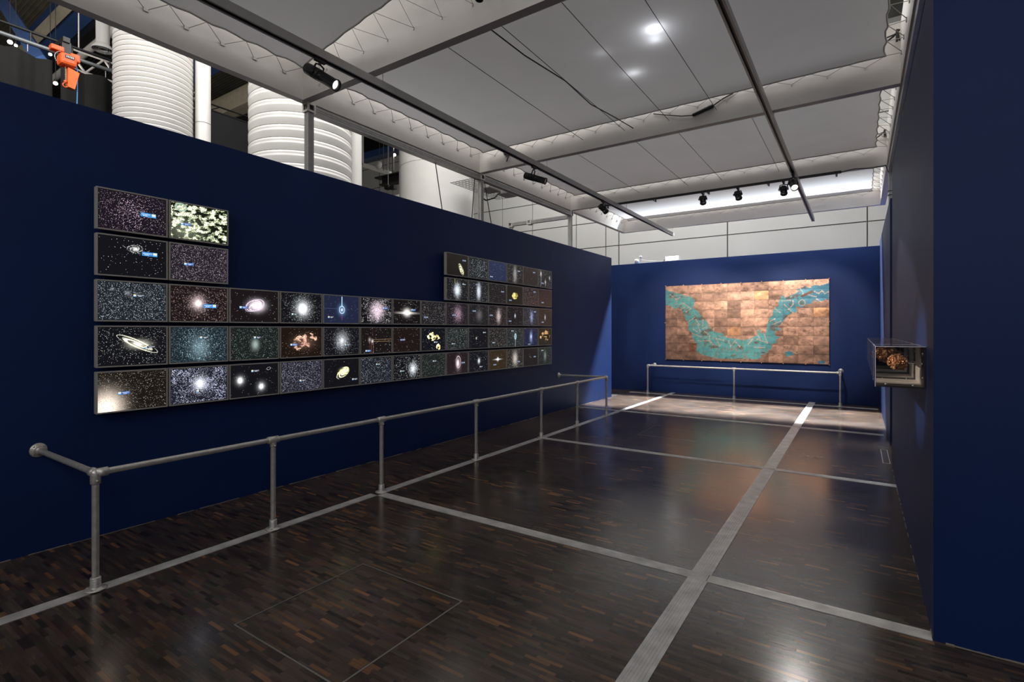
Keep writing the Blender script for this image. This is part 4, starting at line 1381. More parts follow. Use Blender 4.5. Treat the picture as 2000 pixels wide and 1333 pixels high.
segs = [(0.42, 7.95, 0.91, 7.38), (0.91, 7.38, 1.22, 7.54), (1.58, 6.81, 2.12, 6.17), (2.12, 6.17, 1.76, 5.84), (2.0, 4.69, 2.42, 5.11), (2.71, 4.24, 2.89, 3.45), (2.24, 3.2, 2.6, 3.02), (2.6, 3.02, 2.95, 2.85), (3.06, 3.8, 3.41, 4.05), (3.12, 4.83, 3.06, 4.06), (3.12, 2.33, 3.64, 2.33), (3.64, 2.33, 3.64, 2.93), (4.15, 2.59, 4.71, 2.42), (4.15, 2.67, 4.43, 1.74), (5.1, 2.34, 5.26, 1.75), (5.26, 1.75, 5.59, 2.34), (5.65, 2.17, 5.92, 1.76), (6.56, 2.01, 6.82, 2.42), (2.71, 2.33, 2.95, 2.29), (3.75, 2.16, 3.92, 1.91), (2.36, 3.72, 2.6, 3.46), (3.24, 3.45, 3.53, 3.1), (2.54, 4.85, 2.83, 4.23), (1.28, 6.04, 1.64, 6.37), (10.14, 8.07, 10.33, 7.51), (10.33, 7.2, 10.57, 7.42), (10.57, 7.42, 11.18, 7.14), (11.06, 7.73, 11.32, 7.48), (11.32, 7.48, 11.55, 7.77), (11.55, 7.77, 11.73, 7.45), (11.73, 7.45, 11.96, 7.66), (8.97, 6.81, 9.49, 6.86), (9.07, 6.41, 9.39, 5.87), (9.39, 5.87, 9.66, 5.51), (9.39, 5.87, 9.66, 6.37), (8.43, 6.04, 8.78, 5.54), (9.49, 7.57, 9.54, 7.21), (11.2, 6.91, 11.46, 6.62), (8.12, 4.6, 8.43, 4.83), (8.33, 4.27, 8.83, 4.58), (6.57, 2.01, 6.83, 2.59), (7.2, 2.59, 7.92, 2.18), (7.04, 1.68, 7.72, 1.69), (7.25, 2.99, 7.41, 2.59), (7.72, 3.07, 7.87, 2.34), (9.66, 6.77, 9.66, 6.37)]


def inpoly(x, y, P):
    ins = np.zeros(x.shape, bool)
    n = len(P)
    for i in range(n):
        x0, y0 = P[i]
        x1, y1 = P[(i + 1) % n]
        if y0 == y1:
            continue
        cond = ((y0 > y) != (y1 > y)) & (x < (x1 - x0) * (y - y0) / (y1 - y0) + x0)
        ins ^= cond
    return ins


def segdist(x, y, s):
    ax, ay, bx, by = s
    AS = .205 / .2955
    ay, by, y = ay * AS, by * AS, y * AS
    dx, dy = bx - ax, by - ay
    t = np.clip(((x - ax) * dx + (y - ay) * dy) / (dx * dx + dy * dy + 1e-9), 0, 1)
    return np.hypot(x - ax - t * dx, y - ay - t * dy)


MX0, MX1, MZ0, MZ1 = -4.082, -.535, .843, 2.697
pw, ph = (MX1 - MX0) / 12, (MZ1 - MZ0) / 9
MAPY = YB - .06
mp = empty('copper_map', ((MX0 + MX1) / 2, MAPY, MZ0))
oc = Vector(((MX0 + MX1) / 2, MAPY, MZ0))
rs = np.random.RandomState(21)
plate_tone = {}
G = 22
for ci in range(12):
    for ri in range(9):
        ss = np.linspace(0, 1, G + 1)
        tt = np.linspace(0, 1, 15 + 1)
        S, T = np.meshgrid(ci + ss, ri + tt, indexing='ij')
        wx = S + .10 * (fbm(S / 12, T / 12, 3, 4, 40) - .5)
        wy = T + .14 * (fbm(S / 12, T / 12, 4, 4, 40) - .5)
        ins = inpoly(wx, wy, poly) | inpoly(S, T, [(9.1, 1.23), (9.56, 1.32), (9.76, 0.93), (9.25, 0.72)])
        ins |= ((S - 11.52) / .24) ** 2 + ((T - .22) / .16) ** 2 < 1
        # tone of each sheet of copper
        tone = rs.uniform(.66, 1.16)
        if ri >= 7: tone *= 1.15
        if ci < 3 and ri < 6: tone *= .78
        if ri <= 1: tone *= .9
        if (ci, ri) in ((4, 6), (7, 4), (7, 6), (3, 7), (7, 7), (9, 8), (10, 8), (11, 8), (11, 5), (3, 6)): tone *= 1.35
        if (ci, ri) in ((5, 6), (4, 5), (5, 5), (6, 3), (4, 4), (8, 3), (4, 3)): tone *= .68
        base = np.array([.60, .335, .225]) * tone
        if (ci, ri) in ((7, 7), (11, 5), (5, 3)): base *= np.array([1.1, .98, .72])
        if (ci, ri) == (2, 1): base = np.array([.30, .12, .06])
        n1 = fbm(S / 12, T / 12, 50 + ci * 9 + ri, 4, 30)
        n2 = fbm(S / 12, T / 12, 8, 4, 9)
        streak = fbm(S / 12 + T / 30, T / 12, 60 + ci + ri, 3, 60)
        C = base[None, None] * (0.30 + 1.15 * n1 + .8 * (n2 - .5))[..., None]
        dirt = np.clip((streak - .58) * 4, 0, .8) * rs.uniform(.1, 1)
        C = C * (1 - dirt[..., None]) + np.array([.10, .055, .035]) * dirt[..., None]
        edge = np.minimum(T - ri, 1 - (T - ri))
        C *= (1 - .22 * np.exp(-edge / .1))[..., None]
        # patina
        k = np.clip((S - 7) / 4, 0, 1)[..., None]
        pat = np.array([.115, .37, .36]) * (1 - k) + np.array([.06, .225, .32]) * k
        pat = pat * (.75 + .5 * fbm(S / 12, T / 12, 31, 4, 25))[..., None]
        g2 = fbm(S / 12, T / 12, 77, 4, 22)
        dm = np.clip((g2 - .60) * 7, 0, .85)[..., None]
        pat = pat * (1 - dm) + np.array([.13, .085, .06]) * dm
        vein = np.abs(fbm(S / 12, T / 12, 91, 3, 30) - .5)
        vz = (vein < .012) & (S < 9)
        C = np.where(ins[..., None], pat, C)
        C = np.where((vz & ins)[..., None], np.array([.42, .25, .16]), C)
        for sg in segs:
            if max(sg[0], sg[2]) < ci - .2 or min(sg[0], sg[2]) > ci + 1.2 or max(sg[1], sg[3]) < ri - .2 or min(sg[1], sg[3]) > ri + 1.2:
                continue
            d = segdist(S, T, sg)
            C = np.where((d < .022)[..., None], np.array([.62, .42, .30]), C)
            for e in (0, 2):
                dd = np.hypot(S - sg[e], (T - sg[e + 1]) * .694)
                C = np.where((dd < .045)[..., None], np.array([.68, .46, .33]), C)
        # the dark lens, the round lake and small round dots
        d = np.hypot(S - 10.26, (T - 6.54) * .694)
        C = np.where((d < .19)[..., None], np.array([.08, .15, .15]), C)
        C = np.where(((d > .19) & (d < .235))[..., None], np.array([.55, .38, .28]), C)
        d = segdist(S, T, (10.27, 7.25, 10.85, 7.7))
        C = np.where((d < .09)[..., None], np.array([.14, .065, .04]), C)
        for bx_, by_, br in ((4.99, 1.49, .06), (5.32, 1.37, .09), (3.87, 1.48, .05), (3.64, 1.3, .04), (5.6, 1.4, .06), (5.75, 1.3, .05), (7.41, 1.57, .07), (8.47, 4.2, .07), (4.4, 1.35, .05), (6.6, 1.2, .05)):
            d = np.hypot(S - bx_, (T - by_) * .694)
            C = np.where((d < br)[..., None], np.array([.40, .22, .15]), C)
        # two fine drawn lines across the bare copper
        for sg in ((5.3, 4.35, 7.9, 5.6), (9.9, 5.5, 12, 4.6)):
            d = segdist(S, T, sg)
            C = np.where(((d < .012) & ~ins)[..., None], C * .45, C)
        g = .0015
        X = (S - ci) * (pw - 2 * g) + ci * pw + g + MX0 - oc.x
        Z = (T - ri) * (ph - 2 * g) + ri * ph + g + MZ0 - oc.z
        lift = rs.uniform(0, .003)
        bul = .003 * np.sin(PI * (S - ci)) * np.sin(PI * (T - ri))
        Yv = -.004 - lift - bul
        V = np.stack([X, Yv, Z], -1).reshape(-1, 3)
        idx = np.arange((G + 1) * 16).reshape(G + 1, 16)
        F = np.stack([idx[:-1, :-1], idx[1:, :-1], idx[1:, 1:], idx[:-1, 1:]], -1).reshape(-1, 4)
        # rim
        rim = [idx[i, 0] for i in range(G + 1)] + [idx[G, j] for j in range(1, 16)] + [idx[i, 15] for i in range(G - 1, -1, -1)] + [idx[0, j] for j in range(14, 0, -1)]
        n0 = len(V)
        VB = V[rim].copy()
        VB[:, 1] = 0
        nr = len(rim)
        FR = np.array([(rim[(i + 1) % nr], rim[i], n0 + i, n0 + (i + 1) % nr) for i in range(nr)])
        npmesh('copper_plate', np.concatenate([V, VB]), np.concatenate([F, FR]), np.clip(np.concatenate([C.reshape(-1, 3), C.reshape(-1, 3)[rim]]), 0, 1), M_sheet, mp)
MB().box(MX0 - oc.x + .01, MX1 - oc.x - .01, 0, .055, .01, MZ1 - MZ0 - .01).build('backing_panel', M_darkplate, mp)
mb = MB()
for k in range(9):
    for z in (-.008, MZ1 - MZ0 + .008):
        x = MX0 - oc.x + (MX1 - MX0) * k / 8
        mb.lathe([(0, -.006), (.010, -.006), (.010, .04), (0, .04)], (x, -.004, z), (0, 1, 0), 8)
for k in range(1, 2):
    for x in (MX0 - oc.x - .008, MX1 - oc.x + .008):
        mb.lathe([(0, -.006), (.010, -.006), (.010, .04), (0, .04)], (x, -.004, (MZ1 - MZ0) / 2), (0, 1, 0), 8)
mb.build('fixing_clips', M_copperdark, mp)
tag(mp, 'large wall map of riveted copper plates with a turquoise patina coastline on the back wall', 'wall relief')

# ------------------------------------------------------------------ display cases on the right wall
CX0, CX1 = .084, XR
CZ0, CZ1 = 1.262, 1.502
ord_ = ['nearest the viewer', 'second from the viewer', 'third from the viewer', 'fourth from the viewer', 'fifth from the viewer', 'second from the far end', 'farthest from the viewer']


def make_case():
    t = empty('display_case')
    x0, x1 = CX0 - XR, -.001
    z0, z1 = 0, CZ1 - CZ0
    th = .005
    mb = MB()
    # dark mounting band: floor and wall leg of the L
    mb.box(x0, x1, 0, .18, z0, z0 + .008).box(x1 - .008, x1, 0, .18, z0 + .008, z1)
    mb.build('mount_plate', M_darkplate, t)
    mb = MB()
    a = .004
    ins = .024
    # mitred wooden L
    def leg(p):
        mb.add(p, [(3, 2, 1, 0), (4, 5, 6, 7), (0, 1, 5, 4), (1, 2, 6, 5), (2, 3, 7, 6), (3, 0, 4, 7)])
    y0, y1 = .18, .47
    leg([(x0, y0, z0), (x1 + 0, y0, z0), (x1, y1, z0), (x0, y1, z0), (x0, y0, z0 + .014), (x1 - .014, y0, z0 + .014), (x1 - .014, y1, z0 + .014), (x0, y1, z0 + .014)])
    leg([(x1 - .014, y0, z0 + .0141), (x1, y0, z0), (x1, y1, z0), (x1 - .014, y1, z0 + .0141), (x1 - .014, y0, z1), (x1, y0, z1), (x1, y1, z1), (x1 - .014, y1, z1)])
    mb.build('wooden_shelf', M_wood, t)
    mb = MB()
    for (x, z, ax) in ((x0 + .05, z0 + .008, (0, 0, 1)), (x0 + .18, z0 + .008, (0, 0, 1))):
        mb.lathe([(.006, 0), (.006, .004), (0, .005)], (x, .09, z), ax, 8)
    for z in (.055, .195):
        mb.lathe([(.006, 0), (.006, .004), (0, .005)], (x1 - .008, .09, z), (-1, 0, 0), 8)
    mb.build('bolts', M_bolt, t)
    mb = MB()
    mb.box(x0, x1, -.001, th - .001, z0, z1 - th)             # front pane
    mb.box(x0 - th, x0, -.001, .47, z0, z1)                  # side pane
    mb.box(x0, x1, -.001, .47, z1 - th, z1)                  # top pane
    mb.build('acrylic_cover', M_acrylic, t)
    mb = MB()
    e = .0028
    mb.box(x0 - th - .0004, x0 - th + e, -.002, .0015, z0, z1).box(x0 - th, x1, -.002, .0015, z1 - e, z1 + .0004)
    mb.box(x0 - th - .0004, x0 - th + e, .4695, .472, z0, z1).box(x0 - th, x1, .4695, .472, z1 - e, z1 + .0004)
    mb.box(x0 - th - .0004, x0 - th + e, .0, .472, z1 - e, z1 + .0004)
    mb.build('polished_edges', M_acredge, t)
    return t


def blob_sculpture(kind, seed):
    rs = np.random.RandomState(seed)
    t = empty('copper_sculpture')
    mb = MB()
    if kind == 'pop':
        n, R0, r0, r1 = 260, .050, .0045, .009
    elif kind == 'nut':
        n, R0, r0, r1 = 34, .052, .016, .026
    else:
        n, R0, r0, r1 = 80, .050, .009, .016
    for k in range(n):
        d = rs.normal(size=3); d /= np.linalg.norm(d)
        c = d * R0 * rs.uniform(.72, 1.0) * np.array([1, .95, .9] if kind != 'nut' else [1.35, .9, .85])
        r = rs.uniform(r0, r1)
        bm = bmesh.new()
        bmesh.ops.create_icosphere(bm, subdivisions=2 if kind != 'pop' else 1, radius=r)
        for v in bm.verts:
            q = v.co.normalized()
            v.co *= 1 + .28 * math.sin(q.x * 5 + k) * math.cos(q.y * 6 + k * 2) + .12 * math.sin(q.z * 9 + k)
            v.co += Vector(c)
        bm.verts.index_update()
        mb.add([v.co[:] for v in bm.verts], [tuple(v.index for v in f.verts) for f in bm.faces], smooth=(kind != 'pop'))
        bm.free()
    bm = bmesh.new()
    bmesh.ops.create_icosphere(bm, subdivisions=2, radius=R0 * .8)
    mb.add([(v.co.x * (1.2 if kind == 'nut' else 1), v.co.y * .9, v.co.z * .9) for v in bm.verts], [tuple(v.index for v in f.verts) for f in bm.faces], smooth=True)
    bm.free()
    mb.build('cast_cluster', M_copper if kind == 'nut' else M_copperdark, t)
    mb = MB()
    L = XR - .016 - .190
    mb.tube([(R0 * .6, 0, 0), (L, .01, -.008)], .0022, 6)
    mb.tube([(R0 * .9, 0, .004), (R0 + .022, .006, .01), (R0 + .03, .004, .002)], .0018, 6)
    mb.tube([(R0 * .9, 0, -.004), (R0 + .02, -.006, -.008), (R0 + .028, -.002, -.004)], .0018, 6)
    mb.lathe([(0, 0), (.008, 0), (.008, .004), (0, .004)], (L - .004, .01, -.008), (1, 0, 0), 10)
    mb.build('steel_prongs', M_bolt, t)
    return t


case0 = make_case()
kinds = ['pop', 'nut', 'mid', 'pop', 'nut', 'mid', 'pop']
cnames = ['knobbly round copper casting like popcorn, held on steel prongs in the nearest case',
          'glossy copper casting of large smooth lumps in the second case',
          'medium-grained copper casting in the third case from the viewer',
          'knobbly copper casting in the fourth case from the viewer',
          'smooth lumpy copper casting in the fifth case from the viewer',
          'copper casting in the last case but one along the right wall',
          'copper casting in the farthest case along the right wall']
for k in range(7):
    t = case0 if k == 0 else copy_tree(case0)
    t.location = (XR - .001, 3.742 + .5 * k, CZ0)
    tag(t, 'clear acrylic wall case with dark and pale wooden bands, ' + ord_[k], 'display case', 'row of acrylic cases on the right wall')
    s = blob_sculpture(kinds[k], 40 + k)
    s.location = (.190 - (.035 if k == 1 else .02 * (k % 2)), 3.742 + .5 * k + (.10 if k == 0 else .22), 1.405 + (.02 if k in (1, 2) else 0))
    # prongs must reach the wooden leg whatever the offset
    for ch in s.children:
        if ch.name.startswith('steel_prongs'):
            ch.scale = ((XR - .009 - s.location.x) / (XR - .016 - .190), 1, 1)
    tag(s, cnames[k], 'sculpture', 'copper castings in the wall cases')

# ------------------------------------------------------------------ hall beyond the walls: ducts
def duct(x, y, r, label, kind, top=11.9, pitch=.105):
    t = empty('ventilation_duct', (x, y, 0))
    prof = []
    if kind == 'ribbed':
        z = 0
        while z < top:
            prof += [(r, z), (r, z + pitch * .62), (r + .005, z + pitch * .70), (r + .005, z + pitch * .86), (r, z + pitch * .94), (r - .004, z + pitch * .97)]
            z += pitch
    elif kind == 'double':
        z = 0
        while z < top:
            prof += [(r, z), (r, z + .085), (r + .005, z + .093), (r + .005, z + .112), (r + .002, z + .12), (r + .002, z + .135), (r + .005, z + .143), (r + .005, z + .162), (r, z + .170), (r - .004, z + .176)]
            z += .18
    else:
        prof = [(r, 0), (r, top)]
    MB().lathe(prof, (0, 0, 0), (0, 0, 1), 56).build('duct_shell', M_duct, t)
    mb = MB()
    if kind == 'smooth':
        for z in (1.2, 2.4, 3.6, 4.82, 6.0, 7.2, 8.4, 9.6):
            mb.lathe([(r, z), (r + .003, z + .001), (r + .003, z + .007), (r, z + .008)], (0, 0, 0), (0, 0, 1), 48)
    else:
        z = 0
        p = pitch if kind == 'ribbed' else .18
        while z < top - .2:
            mb.lathe([(r, z - .001), (r + .0025, z), (r + .0025, z + .006), (r, z + .007)], (0, 0, 0), (0, 0, 1), 48)
            z += p
    mb.build('seams', M_seam, t)
    tag(t, label, 'duct', 'white vertical ducts behind the left wall')


duct(-8.26, 3.23, .468, 'thick white ribbed duct beside the orange hoist, leftmost of the three', 'ribbed', 11.9, .068)
duct(-7.17, 4.82, .739, 'widest white duct with double ribs, behind the first aluminium post', 'double')
duct(-7.13, 7.86, .745, 'smooth white duct, rightmost of the three thick ones', 'smooth')


def pipe(x, y, r, label, seams=(5.05,), strip=None):
    t = empty('riser_pipe', (x, y, 0))
    MB().lathe([(r, 0), (r, 11.9)], (0, 0, 0), (0, 0, 1), 28).build('pipe_shell', M_duct, t)
    mb = MB()
    for z in seams:
        mb.lathe([(r, z), (r + .003, z + .001), (r + .003, z + .008), (r, z + .009)], (0, 0, 0), (0, 0, 1), 28)
    mb.build('seams', M_seam, t)
    if strip:
        MB().box(strip[0], strip[1], -.03, .03, 0, 11.9).build('backing_strip', M_plaster, t)
    tag(t, label, 'pipe')


pipe(-7.96, 3.74, .100, 'slim white riser pipe just right of the leftmost thick duct', (4.6, 3.5), (-.18, -.10))
pipe(-7.24, 5.90, .110, 'slim white riser pipe just right of the widest duct', (3.9, 5.1), (-.2, -.1))

# dark drape track with curtains
def curtain(y0, y1, label, ztop=5.24, x=-9.02, taper=0.0):
    t = empty('black_curtain', (x, (y0 + y1) / 2, ztop))
    n = max(20, int((y1 - y0) * 26))
    V, F = [], []
    for i in range(n + 1):
        f = i / n
        yy = y0 + (y1 - y0) * f - (y0 + y1) / 2
        dx = .045 * math.sin(f * (y1 - y0) * 18) + .02 * math.sin(f * (y1 - y0) * 41)
        sag = .035 * abs(math.sin(f * (y1 - y0) * 7))
        V += [(dx * .6, yy + taper * (1 - f) * 0, -sag), (dx, yy - taper * f * 0, -ztop + .02)]
    for i in range(n):
        F.append((2 * i, 2 * i + 1, 2 * i + 3, 2 * i + 2))
    mb = MB()
    mb.add(V, F, smooth=True)
    o = mb.build('drape', M_curtain, t)
    md = o.modifiers.new('thick', 'SOLIDIFY')
    md.thickness = .012
    tag(t, label, 'curtain', 'black drapes hanging behind the left wall')


curtain(-3.0, 2.31, 'black curtain at the far left behind the blue wall, left of the hoist')
curtain(2.40, 4.2, 'black curtain between the orange hoist and the first white duct')
t = empty('drape_truss', (-9.0, 2.5, 5.3))
MB().tube([(0, -6, .05), (0, 1.8, .05)], .028, 10).build('lower_tube', mat('dull_steel_tube', (.25, .27, .29), .45, .6), t)
MB().tube([(0, -6, .20), (0, 1.8, .20)], .018, 10).build('upper_tube', M_black, t)
mb = MB()
for k in range(19):
    yy = -6 + k * .43
    mb.tube([(0, yy, .05), (0, yy + .0, .20)], .012, 6)
mb.build('rungs', M_black, t)['kind'] = 'stuff'
mb = MB()
for k in range(18):
    yy = -5.9 + k * .42
    mb.tube([(0, yy, .02), (0, yy, -.07)], .006, 5)
mb.build('curtain_hooks', M_chain, t)
tag(t, 'dark ladder truss carrying the black curtains', 'truss')
# second run of dark screens further along
o = MB().box(-9.4, -9.3, 4.35, 6.6, 0, 5.38).build('dark_partition', mat('charcoal_partition', (.035, .037, .042), .8, 0, .1, 3))
tag(o, 'charcoal partition seen between the first and second white ducts', 'partition')
t = empty('drape_truss', (-9.35, 5.6, 5.36))
MB().tube([(0, -1.2, .05), (0, 1.8, .05)], .02, 8).build('lower_tube', M_black, t)
MB().tube([(0, -1.2, .16), (0, 1.8, .16)], .015, 8).build('upper_tube', M_black, t)
mb = MB()
for k in range(8):
    mb.tube([(0, -1.1 + k * .4, .05), (0, -1.1 + k * .4 + .18, .16)], .010, 6)
mb.build('rungs', M_black, t)['kind'] = 'stuff'
tag(t, 'short dark ladder truss on top of the charcoal partition', 'truss')

# orange chain hoist
hx = -8.3
t = empty('chain_hoist', (hx, 2.28, 4.65))
def hrel(y, z): return y - 2.28, z - 4.65
mb = MB()
y, z = hrel(2.27, 4.99)
mb.bevbox(-.09, .09, y - .085, y + .085, z - .075, z + .075, .035)
mb.build('gear_housing', M_orange, t)
mb = MB(); y, z = hrel(2.17, 5.10)
mb.bevbox(-.05, .05, y - .065, y + .065, z - .03, z + .035, .012, )
y, z = hrel(2.345, 5.05)
mb.bevbox(-.05, .05, y - .05, y + .05, z - .05, z + .05, .015)
mb.build('trolley', M_orange, t)
mb = MB(); y, z = hrel(2.255, 5.12)
mb.box(-.03, .03, y - .04, y + .05, z - .07, z + .10)
mb.build('suspension_plate', M_black, t)
y, z = hrel(2.275, 5.01)
MB().box(.09, .096, y - .045, y + .045, z - .016, z + .022).build('name_plate', M_black, t)
mb = MB()
for k in range(5):
    mb.box(.096, .099, y - .036 + k * .016, y - .028 + k * .016, z - .008, z + .014)
mb.build('plate_lettering', mat('plate_pale', (.6, .6, .58), .5), t)
mb = MB(); y, z = hrel(2.325, 4.77)
mb.add([(-.05, y - .055, z + .13), (.05, y - .055, z + .13), (.05, y + .06, z + .10), (-.05, y + .06, z + .10),
        (-.04, y - .055, z - .11), (.04, y - .055, z - .11), (.04, y + .015, z - .12), (-.04, y + .015, z - .12)],
       [(0, 1, 2, 3), (7, 6, 5, 4), (4, 5, 1, 0), (5, 6, 2, 1), (6, 7, 3, 2), (7, 4, 0, 3)])
mb.build('chain_bag', mat('orange_chain_bag', (.72, .15, .03), .6, 0, .15, 20), t)
mb = MB(); y, z = hrel(2.252, 4.92)
for k in range(14):
    c = Vector((.02, y, z - .014 * k))
    ax = Vector((1, 0, 0)) if k % 2 else Vector((0, 1, 0))
    mb.tube([c + Vector((0, 0, .009)), c + ax * .006, c - Vector((0, 0, .009)), c - ax * .006, c + Vector((0, 0, .009))], .0022, 5, False)
mb.build('load_chain', M_chain, t)
mb = MB(); y, z = hrel(2.25, 4.71)
mb.lathe([(0, -.01), (.016, -.006), (.018, .02), (0, .03)], (.02, y, z), (0, 0, 1), 10)
mb.tube([(.02, y + .026 * math.cos(a), z - .035 + .026 * math.sin(a)) for a in [PI / 2 + k * 2 * PI / 12 for k in range(12)]], .007, 6)
mb.build('hook', M_orange, t)
mb = MB(); y, z = hrel(2.20, 4.98)
for k in range(9):
    a = PI * .6 + k * .22
    mb.tube([(.06, y + .02 + .085 * math.cos(a), z + .085 * math.sin(a)), (.06, y + .02 + .085 * math.cos(a + .15), z + .085 * math.sin(a + .15))], .005, 5)
mb.build('slack_chain', M_chain, t)
tag(t, 'orange electric chain hoist with hook and orange chain bag above the left wall', 'hoist')
o = MB().tube([(hx, 2.36, 5.02), (hx, 2.375, 4.9), (hx + .01, 2.372, 4.6), (hx, 2.365, 4.2), (hx, 2.36, 3.0), (hx, 2.36, 1.0)], .006, 6).build('hoist_cable', M_bluecable)
tag(o, 'bright blue control cable hanging from the orange hoist', 'cable')
o = MB().box(hx - .3, hx + .05, 2.22, 2.29, 5.21, 5.27).build('runway_beam', M_black)
tag(o, 'black beam end directly above the orange hoist', 'beam')

# beams of the hall roof (they run crosswise, high up at the left)
def hall_beam(name, x0, x1, y0, y1, z0, z1, m, label, cat='beam'):
    o = MB().box(x0, x1, y0, y1, z0, z1).build(name, m)
    tag(o, label, cat)


hall_beam('roof_beam', -29, -8.2, 4.62, 4.98, 9.55, 10.4, M_navydark, 'blue steel roof beam running crosswise above the orange hoist')
hall_beam('roof_beam', -29, -8.2, 4.40, 4.52, 9.5, 9.75, M_plaster, 'cream roof girder left of the blue beam above the hoist')
hall_beam('black_duct', -29, -9.2, 4.99, 5.20, 9.35, 9.9, M_black, 'broad black boxed duct under the roof beside the blue beam', 'duct')
o = MB().tube([(-29, 5.34, 9.42), (-8.2, 5.34, 9.42)], .12, 18).build('roof_pipe', M_duct)
tag(o, 'horizontal white roof pipe right of the black boxed duct', 'pipe')
t = empty('roof_strut', (-16.8, 3.4, 9.4))
d = Vector((-15.0, 3.4, 7.95)) - Vector((-16.8, 3.4, 9.4))
MB().tube([(-1.9, 0, 1.5), d * 1.6], .17, 4, smooth=False).build('strut_bar', M_navydark, t)
tag(t, 'slanting blue roof strut at the top left corner', 'strut')
# roof work
for i, (yy, lab) in enumerate(((9.0, 'cream hall roof girder seen above the gap between the first two ducts'), (7.2, 'blue hall roof girder seen between the first two ducts'))):
    o = MB().box(-29, -7.5, yy, yy + (.3 if i else .45), 8.9, 9.5).build('roof_beam', M_plaster if i == 0 else M_navydark)
    tag(o, lab, 'beam')
# extractor can
t = empty('extractor_outlet', (-10.55, 3.36, 6.3))
MB().lathe([(.095, .1), (.095, 5.6)], (0, 0, 0), (0, 0, 1), 24).build('can', M_duct, t)
mb = MB()
mb.lathe([(.15, 0), (.155, .02), (.095, .10)], (0, 0, 0), (0, 0, 1), 28)
for r in (.13, .10, .07):
    mb.lathe([(r, 0), (r - .012, .03)], (0, 0, 0), (0, 0, 1), 28)
mb.build('diffuser_rings', M_duct, t)
MB().lathe([(0, .035), (.14, .035)], (0, 0, 0), (0, 0, 1), 28).build('dark_throat', M_groove, t)
tag(t, 'white cylindrical air outlet with ring grille beside the first duct', 'air outlet')
# white lattice girder
t = empty('lattice_girder', (-12.5, 4.6, 6.98))
mb = MB()
for k in range(4):
    a, b_ = -1.2 + k * .6, -1.2 + k * .6 + .3
    mb.tube([(0, a, 0), (0, b_, -.38)], .020, 6).tube([(0, b_, -.38), (0, b_ + .3, 0)], .020, 6)
mb.build('web_members', M_white, t)
MB().tube([(0, -1.2, 0), (0, 1.2, 0)], .025, 8).build('top_chord', M_white, t)
MB().tube([(0, -1.2, -.38), (0, 1.2, -.38)], .025, 8).build('bottom_chord', M_white, t)
MB().tube([(0, -1, 0), (0, -1, 4.99)], .012, 6).build('hanger', M_white, t)
MB().tube([(0, 1, 0), (0, 1, 4.99)], .012, 6).build('hanger', M_white, t)
tag(t, 'white lattice girder far behind the first duct', 'girder')
# far bright lamps
for k, (x, y, z, r, lab) in enumerate(((-9.8, 2.06, 5.60, .03, 'small bright hall lamp at the far left above the curtain'), (-9.8, 2.12, 5.58, .02, 'second small bright hall lamp beside the one at the far left'),
                                     (-9.8, 2.49, 5.62, .022, 'small bright hall lamp just left of the hoist'),
                                     (-9.8, 2.55, 5.22, .028, 'bright hall lamp in the gap between the two curtains'), (-15.2, 14.3, 8.49, .06, 'sparkling lamp on the white post between the second and third ducts'),
                                     (-15.2, 14.3, 8.80, .035, 'smaller sparkling lamp above the other on the white post'))):
    t = empty('hall_lamp', (x, y, z))
    MB().lathe([(0, -r), (r * .8, -r * .6), (r, 0), (r * .8, r * .6), (0, r)], (0, 0, 0), (0, 0, 1), 12).build('bulb', M_lens, t)
    MB().lathe([(0, r * .8), (r * .7, r * .8), (r * .7, r * 2), (0, r * 2)], (0, 0, 0), (0, 0, 1), 10).build('socket', M_black, t)
    MB().tube([(0, 0, r * 2), (0, 0, 11.97 - z)], .004, 5).build('flex', M_black, t)
    tag(t, lab, 'lamp', 'bright lamps of the hall behind')

# things between the second and third ducts
hall_beam('roof_beam', -29, -8, 16.7, 16.95, 9.85, 10.15, M_navydark, 'dark blue band beam along the top of the white rear wall')
hall_beam('roof_beam', -29, -8, 16.72, 16.97, 9.72, 9.85, mat('pale_blue_flange', (.12, .16, .28), .5), 'pale blue lower flange below the dark blue band beam')
o = MB().box(-29, -8, 16.9, 17.0, 10.15, 12.0).build('roof_void_panel', M_black)
tag(o, 'black void panel above the blue band beam', 'panel')
t = empty('white_monorail', (-15.9, 14.0, 8.0))
MB().add([(-.75, -.06, .35), (.80, -.06, -.25), (.80, .06, -.25), (-.75, .06, .35), (-.75, -.06, .17), (.80, -.06, -.43), (.80, .06, -.43), (-.75, .06, .17)], [(0, 1, 2, 3), (7, 6, 5, 4), (4, 5, 1, 0), (5, 6, 2, 1), (6, 7, 3, 2), (7, 4, 0, 3)]).build('rail_web', M_duct, t)
MB().lathe([(0, -.02), (.16, -.02), (.16, .02), (0, .02)], (.25, -.1, .05), (0, 1, 0), 20).build('sheave', M_duct, t)
MB().tube([(-.8, 0, .35), (-.8, 0, 4)], .03, 8).build('hanger', M_duct, t)
MB().tube([(.62, .3, -.1), (.62, .3, 4)], .035, 8).build('hanger', M_duct, t)
tag(t, 'white sloping monorail beam with a round sheave, between the second and third ducts', 'beam')
t = empty('black_girder', (-13.6, 13.0, 7.0))
MB().box(-1.1, 2.0, -.15, .15, .12, .17).build('top_flange', M_darkplate, t)
MB().box(-.85, 2.0, -.02, .02, -.12, .12).build('web', M_black, t)
MB().box(-.85, 2.0, -.15, .15, -.17, -.12).build('bottom_flange', M_darkplate, t)
MB().tube([(-.3, 0, .17), (-.3, 0, 4.95)], .02, 6).build('hanger', M_darkplate, t)
MB().tube([(1.5, 0, .17), (1.5, 0, 4.95)], .02, 6).build('hanger', M_darkplate, t)
tag(t, 'black steel girder end below the white monorail', 'beam')
t = empty('rigging_motor', (-11.85, 11.0, 5.95))
